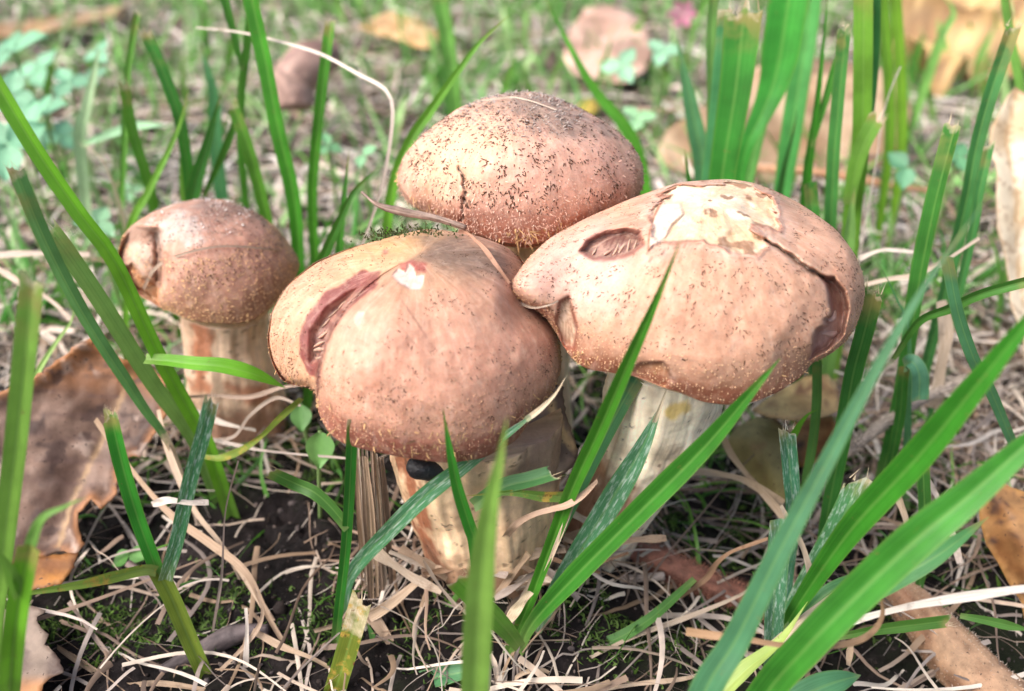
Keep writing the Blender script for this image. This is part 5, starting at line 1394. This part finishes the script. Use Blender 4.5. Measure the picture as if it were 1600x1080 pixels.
shoot('tall pale two-toned shoot with a short cut side leaf at the upper right', (1330, 400, 22.5), [
    ('blade', [(1326,400,22.6),(1334,320,22.6),(1346,220,22.7),(1349,120,22.8),(1350,-50,23)], 28, (0.12,0.312,0.032), dict(tip='flat', w0=1.2)),
    ('blade', [(1340,270,22.9),(1352,190,23),(1360,80,23.1),(1362,-50,23.2)], 24, (0.044,0.205,0.048), dict(tip='flat', ext=False, w0=0.7)),
    ('stub_blade', [(1328,320,22.4),(1336,270,22.4),(1350,225,22.4),(1370,186,22.4)], 25, (0.12,0.295,0.04), dict(tip='cut', ext=False, w0=0.8))])
blade('left one of two slim bright blades before the yellow crumpled leaf', [(1388,230,30),(1387,140,30.2),(1382,60,30.4),(1374,-40,30.6)], 18, (0.128,0.328,0.024), tip='flat')
blade('right one of two slim bright blades before the yellow crumpled leaf', [(1408,240,30),(1408,150,30.2),(1404,70,30.4),(1396,-40,30.6)], 17, (0.144,0.344,0.024), tip='flat')
blade('dull teal blade left of the broad ragged blade', [(1098,260,27),(1090,215,27),(1077,152,27.1),(1058,60,27.3)], 30, (0.072,0.23,0.088), tip='point', w0=0.7)
blade('thin pale stem left of the broad ragged blade', [(1098,300,25),(1108,240,25),(1111,170,25),(1110,60,25.2),(1118,-40,25.4)], 15, (0.136,0.328,0.072), tip='flat')
blade('small dark pointed blade on the skyline of the widest cap', [(1078,300,23),(1075,270,23),(1069,228,23.1)], 16, (0.03,0.16,0.02), tip='point')
blade('slim dark blade before the broad tan leaf', [(1218,300,25),(1225,262,25),(1238,212,25.1),(1247,170,25.2)], 11, (0.04,0.164,0.032), tip='point')
blade('stubby dark blade with a square top just above the widest cap', [(1268,350,21.5),(1267,320,21.6),(1264,285,21.7)], 21, (0.03,0.15,0.02), tip='flat')
blade('short pale blade with rounded top beside the frayed upright blade', [(1322,400,21.5),(1330,330,21.8),(1336,290,22)], 26, (0.128,0.295,0.064), tip='point')
blade('slim blurred blade at the far right above the cream leaf', [(1600,260,27),(1596,150,27.2),(1580,60,27.6),(1565,-40,28)], 14, (0.112,0.295,0.048), tip='flat')
blade('arching blurred leaf at the top right edge', [(1470,60,38),(1490,20,38.4),(1470,-10,38.8)], 16, (0.128,0.328,0.064), tip='point')
# upper middle
blade('blurred blade crossing down to the right shoulder of the rear cap', [(1000,260,28.5),(979,202,28.6),(935,148,28.8),(911,111,28.9),(881,54,29.2),(838,-30,29.6)], 30, (0.068,0.279,0.024), tip='long', w0=0.9, wpeak=0.3)
blade('sharp slim blade leaning right behind the left side of the rear cap', [(612,300,23.6),(640,222,23.7),(668,180,23.8),(706,125,23.9),(749,67,24.0),(800,20,24.1)], 17, (0.096,0.295,0.024), tip='point', w0=0.9)
blade('blurred upright blade above the rear cap', [(716,260,34),(708,150,34.4),(698,60,34.8),(682,-30,35.2)], 24, (0.104,0.295,0.048), tip='flat')
blade('dark short blade left of the rear cap', [(530,420,21.5),(536,330,21.6),(541,280,21.7),(546,232,21.8)], 13, (0.032,0.164,0.016), tip='point', w0=0.9)
blade('dark blade leaning right behind the front cap', [(492,440,20.6),(506,400,20.7),(528,350,20.9),(552,300,21.2),(590,262,21.8)], 17, (0.04,0.18,0.016), tip='point', w0=0.9)
blade('thin pale blade top left of the rear cap', [(560,360,24),(600,330,24.5),(625,300,25)], 14, (0.112,0.279,0.064), tip='point', ext=False)
# upper left
blade('tall green blade rising out of the top edge behind the left mushroom', [(468,420,23.4),(464,350,23.4),(456,290,23.5),(435,202,23.6),(416,101,23.8),(394,0,24.0),(384,-60,24.1)], 24, (0.04,0.213,0.016), tip='flat', w0=0.6, wpeak=0.6)
shoot('slim blade pair crossing at the top left of centre', (376, 220, 26), [
    ('blade', [(376,240,26),(376,150,26),(386,60,26.2),(392,-20,26.4)], 13, (0.064,0.246,0.024), dict(tip='flat')),
    ('blade', [(378,110,26),(366,60,26.1),(350,0,26.2),(340,-40,26.3)], 13, (0.056,0.23,0.024), dict(tip='flat', ext=False))])
blade('upright cut blade crossed by the long pale bent straw', [(488,320,24.5),(493,236,24.5),(506,118,24.7),(517,34,24.9)], 17, (0.048,0.221,0.016), tip='cut', w0=0.8)
blade('slim frayed tall blade at the upper left', [(190,330,26.5),(193,270,26.5),(198,140,26.7),(204,84,26.8),(215,20,26.9)], 10, (0.08,0.246,0.032), tip='cut')
blade('dark cut blade leaning left at the upper left', [(298,320,24.8),(292,260,24.8),(280,185,24.9),(254,112,25.1),(227,52,25.3)], 18, (0.04,0.205,0.024), tip='cut', w0=0.7)
blade('short cut blade standing behind the left shoulder of the left cap', [(244,350,24.3),(232,290,24.3),(206,205,24.5),(193,132,24.7)], 16, (0.06,0.221,0.016), tip='cut')
blade('thin slanting blade crossing behind the left cap', [(202,362,23.6),(232,300,23.8),(277,205,24.2),(296,135,24.5)], 12, (0.104,0.295,0.024), tip='point', w0=0.9)
blade('blurred teal blade with a blunt top at the upper left', [(338,240,28.5),(334,150,28.7),(324,110,28.8),(312,64,29)], 22, (0.08,0.279,0.096), tip='point', w0=0.9)
blade('dark broad blade leaning right just behind the left cap', [(300,330,24.0),(303,290,24.1),(322,228,24.3),(346,142,24.6)], 24, (0.036,0.18,0.024), tip='point', w0=0.7)
shoot('split-topped shoot behind the top of the left cap', (420, 345, 24.2), [
    ('blade', [(424,380,24.2),(414,332,24.2),(390,240,24.3),(362,162,24.5)], 19, (0.08,0.262,0.024), dict(tip='cut', w0=0.8)),
    ('blade', [(318,308,24.6),(338,262,24.6),(360,210,24.6),(372,165,24.6)], 12, (0.04,0.172,0.016), dict(tip='point', ext=False))])
blade('mint-coloured blurred blade beside the clover clump', [(126,215,30),(134,175,30),(146,120,30.2),(156,72,30.4)], 20, (0.34,0.54,0.28), tip='point', w0=0.9)
blade('pale arching blurred leaf behind the left cap', [(128,226,29),(165,212,28.7),(210,198,28.4),(262,196,28.2)], 15, (0.22,0.44,0.24), tip='point', ext=False)
blade('slim bright blade behind the left cap top', [(288,320,25),(284,250,25.1),(286,190,25.2)], 11, (0.112,0.295,0.032), tip='point')
blade('brownish green withering blade left of the left cap', [(180,300,26),(165,260,26),(150,240,26.1),(120,222,26.3)], 13, (0.24,0.26,0.05), tip='long', dry=[(0.4,1.0,0.6)])
# the softer far blades; nothing in the photo tells these apart
rg3 = random.Random(77)
FARL = 'soft blurred green blade standing in the lawn far behind the mushrooms'
for k in range(85):
    x = rg3.uniform(-20, 1620); y = rg3.uniform(10, 190) if k % 3 else rg3.uniform(150, 260)
    r = at(x, y, 'g'); Y = r[1]
    h = rg3.uniform(50, 140) * (0.6 + 0.4 * y / 200); lean = rg3.uniform(-40, 40)
    b = blade_mesh('grass_leaf', [(x, y, Y), (x + lean * .4, y - h * .55, Y + rg3.uniform(-.6, .6)), (x + lean, y - h, Y + rg3.uniform(-1, 1))], rg3.uniform(7, 15), rg3.choice([(0.112,0.295,0.04),(0.08,0.246,0.032),(0.16,0.344,0.08),(0.28,0.48,0.18)]), n=14)
    tag(b, FARL, 'grass blade', 'far blurred grass blades')

# ------------------------------------------------------------------ straws one by one
def lay(cap, pts, lift=0.05):
    out = []
    for x, y in pts:
        p, n, r = cap.point(x, y); q = p - r * lift
        out.append((x, y, float(q[1])))
    return out
straw('long pale bent straw arching over the grass left of the rear mushroom', [(565,395,20.8),(578,350,21.0),(598,285,21.3),(610,220,21.6),(613,165,21.9),(600,138,22.1),(560,116,22.6),(500,84,23.4),(430,63,24.2),(372,50,25),(306,43,25.8)], 8, S_WHT, ext=True, tip=0.5, n=60)
pL = [(224,452),(236,428),(252,412),(280,399),(312,390),(345,385),(385,386),(425,390),(462,396)]
straw('curved straw lying across the cap of the left mushroom', lay(cL, pL, 0.07), 6, (0.52,0.42,0.34), tip=0.5, n=50)
straw('reddish straw running from the dark twig down the front cap', lay(cF, [(716,362),(730,366),(744,376),(758,390),(774,412),(796,443)], 0.10), 8, (0.46,0.27,0.19), tip=0.8)
straw('short curved straw at the left tip of the widest cap', lay(cW, [(803,466),(818,476),(836,481),(856,477),(872,470)], 0.08), 5, S_PAL, tip=0.6)
straw('fine pale hair of straw lying on top of the rear cap', lay(cR, [(742,158),(766,156),(800,152),(830,158),(850,165),(870,172)], 0.12), 4, S_PAL, tip=0.5)
straw('white thick straw entering from the right edge above the curled leaf', [(1290,985,11.6),(1350,966,11.6),(1420,948,11.5),(1500,934,11.4),(1610,918,11.3)], 14, (0.82,0.79,0.74), tip=1.0)
straw('tan straw running from the left blades down into the bottom straws', [(150,655,17.0),(200,726,16.4),(263,800,15.6),(330,850,15.0),(384,895,14.5),(418,962,13.8),(440,1000,13.4)], 15, (0.46,0.34,0.24), tip=0.7, n=60)
straw('second tan straw crossing beside it below the forked shoot', [(248,640,17.3),(262,700,16.8),(300,790,15.9),(345,850,15.2),(400,930,14.3),(446,1005,13.6)], 12, (0.54,0.43,0.33), tip=0.7, n=60)
straw('pale flat straw scrap stuck to the forked shoot', [(238,788,13.2),(262,782,13.1),(296,786,13.1),(326,786,13.2)], 12, S_WHT, tip=0.9)
straw('pale folded ribbon straw winding below the dry stalk', [(490,985,13.6),(540,972,13.7),(577,963,13.8),(612,942,14.0),(641,919,14.2),(668,898,14.4),(699,884,14.6),(712,892,14.7)], 17, (0.62,0.48,0.35), tip=0.9, twist=2.0, n=60)
straw('curved thin straw in front of the foot of the front stem', [(700,895,14.7),(730,894,14.7),(770,893,14.7),(800,898,14.6),(822,906,14.5)], 7, S_TAN)
straw('tan straw leaning up to the right at the bottom centre', [(655,1062,13.0),(670,1042,13.2),(692,1007,13.5),(715,990,13.7),(745,978,13.8)], 14, (0.50,0.37,0.26), twist=1.5)
straw('broad tan straw slanting down right of the dry stalk foot', [(575,955,13.9),(600,990,13.6),(624,1024,13.3),(655,1062,12.9)], 19, (0.46,0.35,0.26), tip=0.9)
straw('curled reddish straw ribbon hooked over the olive stem', [(790,838,14.0),(808,818,13.6),(834,804,13.4),(862,796,13.3),(886,790,13.2),(910,775,13.2),(934,752,13.2)], 13, (0.58,0.42,0.32), tip=0.8, twist=1.6, n=50)
straw('pale straw running along the olive stem', [(826,962,13.3),(842,920,13.3),(856,885,13.3),(878,830,13.3),(894,790,13.3),(910,740,13.4),(930,690,13.5)], 9, (0.66,0.55,0.42), tip=0.6)
straw('pale blunt straw stub leaning beside the shoot root', [(785,985,13.1),(805,955,13.1),(828,924,13.1)], 16, (0.70,0.60,0.44), tip=1.0)
straw('long grey straw slanting along the bottom right of centre', [(830,1085,12.4),(866,1062,12.7),(930,1024,13.1),(996,993,13.5),(1070,966,13.9),(1148,934,14.3),(1200,905,14.6)], 9, (0.56,0.47,0.38), tip=0.8, n=50)
straw('straw lying low along the bottom edge right of centre', [(925,1080,12.5),(1000,1068,12.6),(1072,1060,12.7),(1130,1040,12.9)], 9, (0.58,0.47,0.36))
straw('upper straw of the pair fanning right of the right stem', [(1060,742,16.4),(1095,738,16.5),(1130,742,16.6),(1165,752,16.6),(1225,786,16.2)], 13, (0.60,0.46,0.31), tip=0.9)
straw('lower straw of the pair fanning right of the right stem', [(1130,680,17.2),(1145,712,17.0),(1180,756,16.6),(1219,801,15.9),(1250,850,15.3)], 14, (0.62,0.49,0.36), tip=0.8)
straw('brown wavy straw arching across the gap left of the big blade', [(1052,940,14.6),(1080,922,14.6),(1104,902,14.6),(1120,880,14.5),(1140,864,14.4),(1165,854,14.3),(1200,842,14.2)], 11, (0.40,0.26,0.17), twist=2.0, n=50)
straw('pale thick straw inside the right tuft', [(1170,1040,12.6),(1229,990,12.9),(1296,936,13.3),(1371,875,13.8)], 17, (0.74,0.64,0.48), tip=0.8)
straw('pale straw rising between the mildewed and frayed blades', [(1270,910,13.8),(1256,860,14.0),(1240,828,14.1),(1220,790,14.3)], 14, (0.70,0.58,0.45))
straw('blurred brown straw arching across the foreground of the right tuft', [(1072,986,10.9),(1110,992,10.8),(1155,997,10.7),(1222,1008,10.6),(1296,1010,10.6),(1345,1000,10.7),(1372,978,10.8),(1380,950,10.9),(1368,915,11)], 14, (0.46,0.30,0.18), n=60)
straw('pale stick-like straw standing behind the deep green blade', [(1425,845,14.8),(1418,818,14.9),(1401,767,15.2)], 13, (0.68,0.56,0.43), tip=1.0)
straw('white-pointed straw beside the rust-brown curled leaf', [(1500,880,14.6),(1486,830,14.9),(1468,784,15.2),(1448,747,15.5)], 12, (0.70,0.62,0.56))
straw('straw bundle upright among the right straws', [(1462,640,19.2),(1470,580,19.4),(1478,520,19.6),(1470,470,19.9)], 26, (0.58,0.48,0.38), tip=0.7)
straw('pale straw looping right of the widest cap rim', [(1343,404,20.5),(1372,392,20.4),(1400,391,20.3),(1440,396,20.2)], 8, S_WHT)
straw('straw arching right of the widest cap below the loop', [(1352,445,20.2),(1390,436,20.0),(1430,430,19.8),(1480,405,19.6),(1530,372,19.8)], 10, S_PAL)
straw('thin straw above the right foliage with a raised white end', [(1368,260,24),(1376,200,24.1),(1388,150,24.2),(1407,104,24.4)], 4, S_WHT, ext=True)
straw('grey straw crossing the left base of the left stem', [(270,622,18.6),(330,618,18.4),(390,620,18.2),(440,606,17.8),(492,600,17.4)], 9, (0.44,0.34,0.28))
straw('forked grey straw under the left mushroom', [(330,690,17.4),(366,682,17.5),(390,650,17.6),(430,622,17.5),(470,634,17.2)], 8, (0.48,0.40,0.34))
straw('pale straw lying in front of the left stem foot', [(300,640,18.2),(345,660,18.0),(400,672,17.8)], 11, S_WHT)
straw('long fine grey straw under the front cap at left', [(330,686,17.2),(400,702,16.8),(470,710,16.4),(545,716,16.0)], 6, (0.56,0.50,0.46))
straw('yellow-and-green withered blade hooking under the left stem', [(316,714,16.6),(345,716,16.5),(380,702,16.3),(410,680,16.2),(440,650,16.2),(470,622,16.3)], 12, (0.14,0.22,0.03), tip=0.9, mat=M_SPOT)
straw('fine upright straw at the bottom left of the mud', [(330,1000,13.7),(346,900,14.0),(352,800,14.4),(372,720,15.0)], 5, (0.46,0.38,0.34))
straw('grey straw lying across the moss at bottom left', [(108,940,14.0),(140,985,13.6),(185,1045,13.0),(210,1090,12.5)], 9, (0.36,0.29,0.25))
straw('tan straw looping along the bottom edge at left', [(90,1010,13.2),(150,1050,12.8),(190,1070,12.6),(250,1068,12.5),(330,1080,12.4)], 13, (0.46,0.35,0.25), twist=2)
straw('white fork-ended straw in the bottom straws at left', [(384,1090,12.6),(384,1040,12.9),(386,980,13.3),(384,950,13.5)], 10, S_WHT)
straw('tan straw at the foot of the white fork-ended straw', [(330,1062,12.7),(390,1000,13.2),(410,960,13.5),(400,920,13.8)], 9, (0.5,0.38,0.28))
straw('pale straw curving right along the bottom edge', [(395,985,13.4),(440,1010,13.2),(490,1030,13.0),(540,1060,12.8)], 12, (0.52,0.40,0.29), twist=1.5)
straw('straw looping at the bottom edge below the shoot root', [(790,1090,12.4),(810,1056,12.6),(850,1048,12.7),(880,1075,12.5)], 9, (0.58,0.46,0.34), twist=1.5)
straw('pale straw stub at the foot of the bottom centre blade', [(772,1090,12.4),(775,1050,12.6),(766,1022,12.8)], 13, (0.68,0.58,0.48))
straw('curled straw standing in the moss right of the tuft', [(1325,1040,12.6),(1330,1010,12.9),(1342,985,13.1)], 11, (0.52,0.40,0.28), twist=1.6)
straw('broad grey straw lying at the foot of the front stem', [(770,872,14.4),(820,868,14.4),(850,862,14.4),(884,860,14.5)], 22, (0.50,0.40,0.31))
straw('straw lying over the soil left of the dry stalk', [(585,860,14.5),(620,885,14.3),(650,905,14.1),(690,925,13.9)], 20, (0.52,0.43,0.34))
straw('pale horizontal straw at the left edge behind the blades', [(-20,400,22.2),(60,396,22.4),(140,398,22.6)], 12, (0.68,0.58,0.50))
straw('straw slanting at the left edge below it', [(-20,410,22),(30,440,21.5),(80,470,21.0),(110,500,20.6)], 11, (0.60,0.50,0.42))

# broken straw and scraps heaped against the foot of the front and right stems
rg4 = random.Random(91)
for k in range(26):
    x = rg4.uniform(640, 900) if k < 18 else rg4.uniform(880, 1040); y = rg4.uniform(872, 922) if k < 18 else rg4.uniform(820, 880)
    Yb = (14.35 - (y - 872) / 50 * 0.5) if k < 18 else (15.0 - (y - 820) / 60 * 0.5)
    l = rg4.uniform(40, 110); a = rg4.gauss(0, 0.45)
    dx, dy = l * math.cos(a), l * math.sin(a)
    straw('broken straw scrap heaped against the foot of the mushroom stems', [(x - dx / 2, y - dy / 2, Yb + .05), (x + rg4.uniform(-6, 6), y + rg4.uniform(-8, 2), Yb), (x + dx / 2, y + dy / 2, Yb + rg4.uniform(-.2, .2))], rg4.uniform(5, 17), rg4.choice([S_PAL, S_TAN, S_TAN, S_GRY, S_BRN, (0.36, 0.27, 0.2)]), group='straw scraps at the stem feet', n=16, tip=0.9)
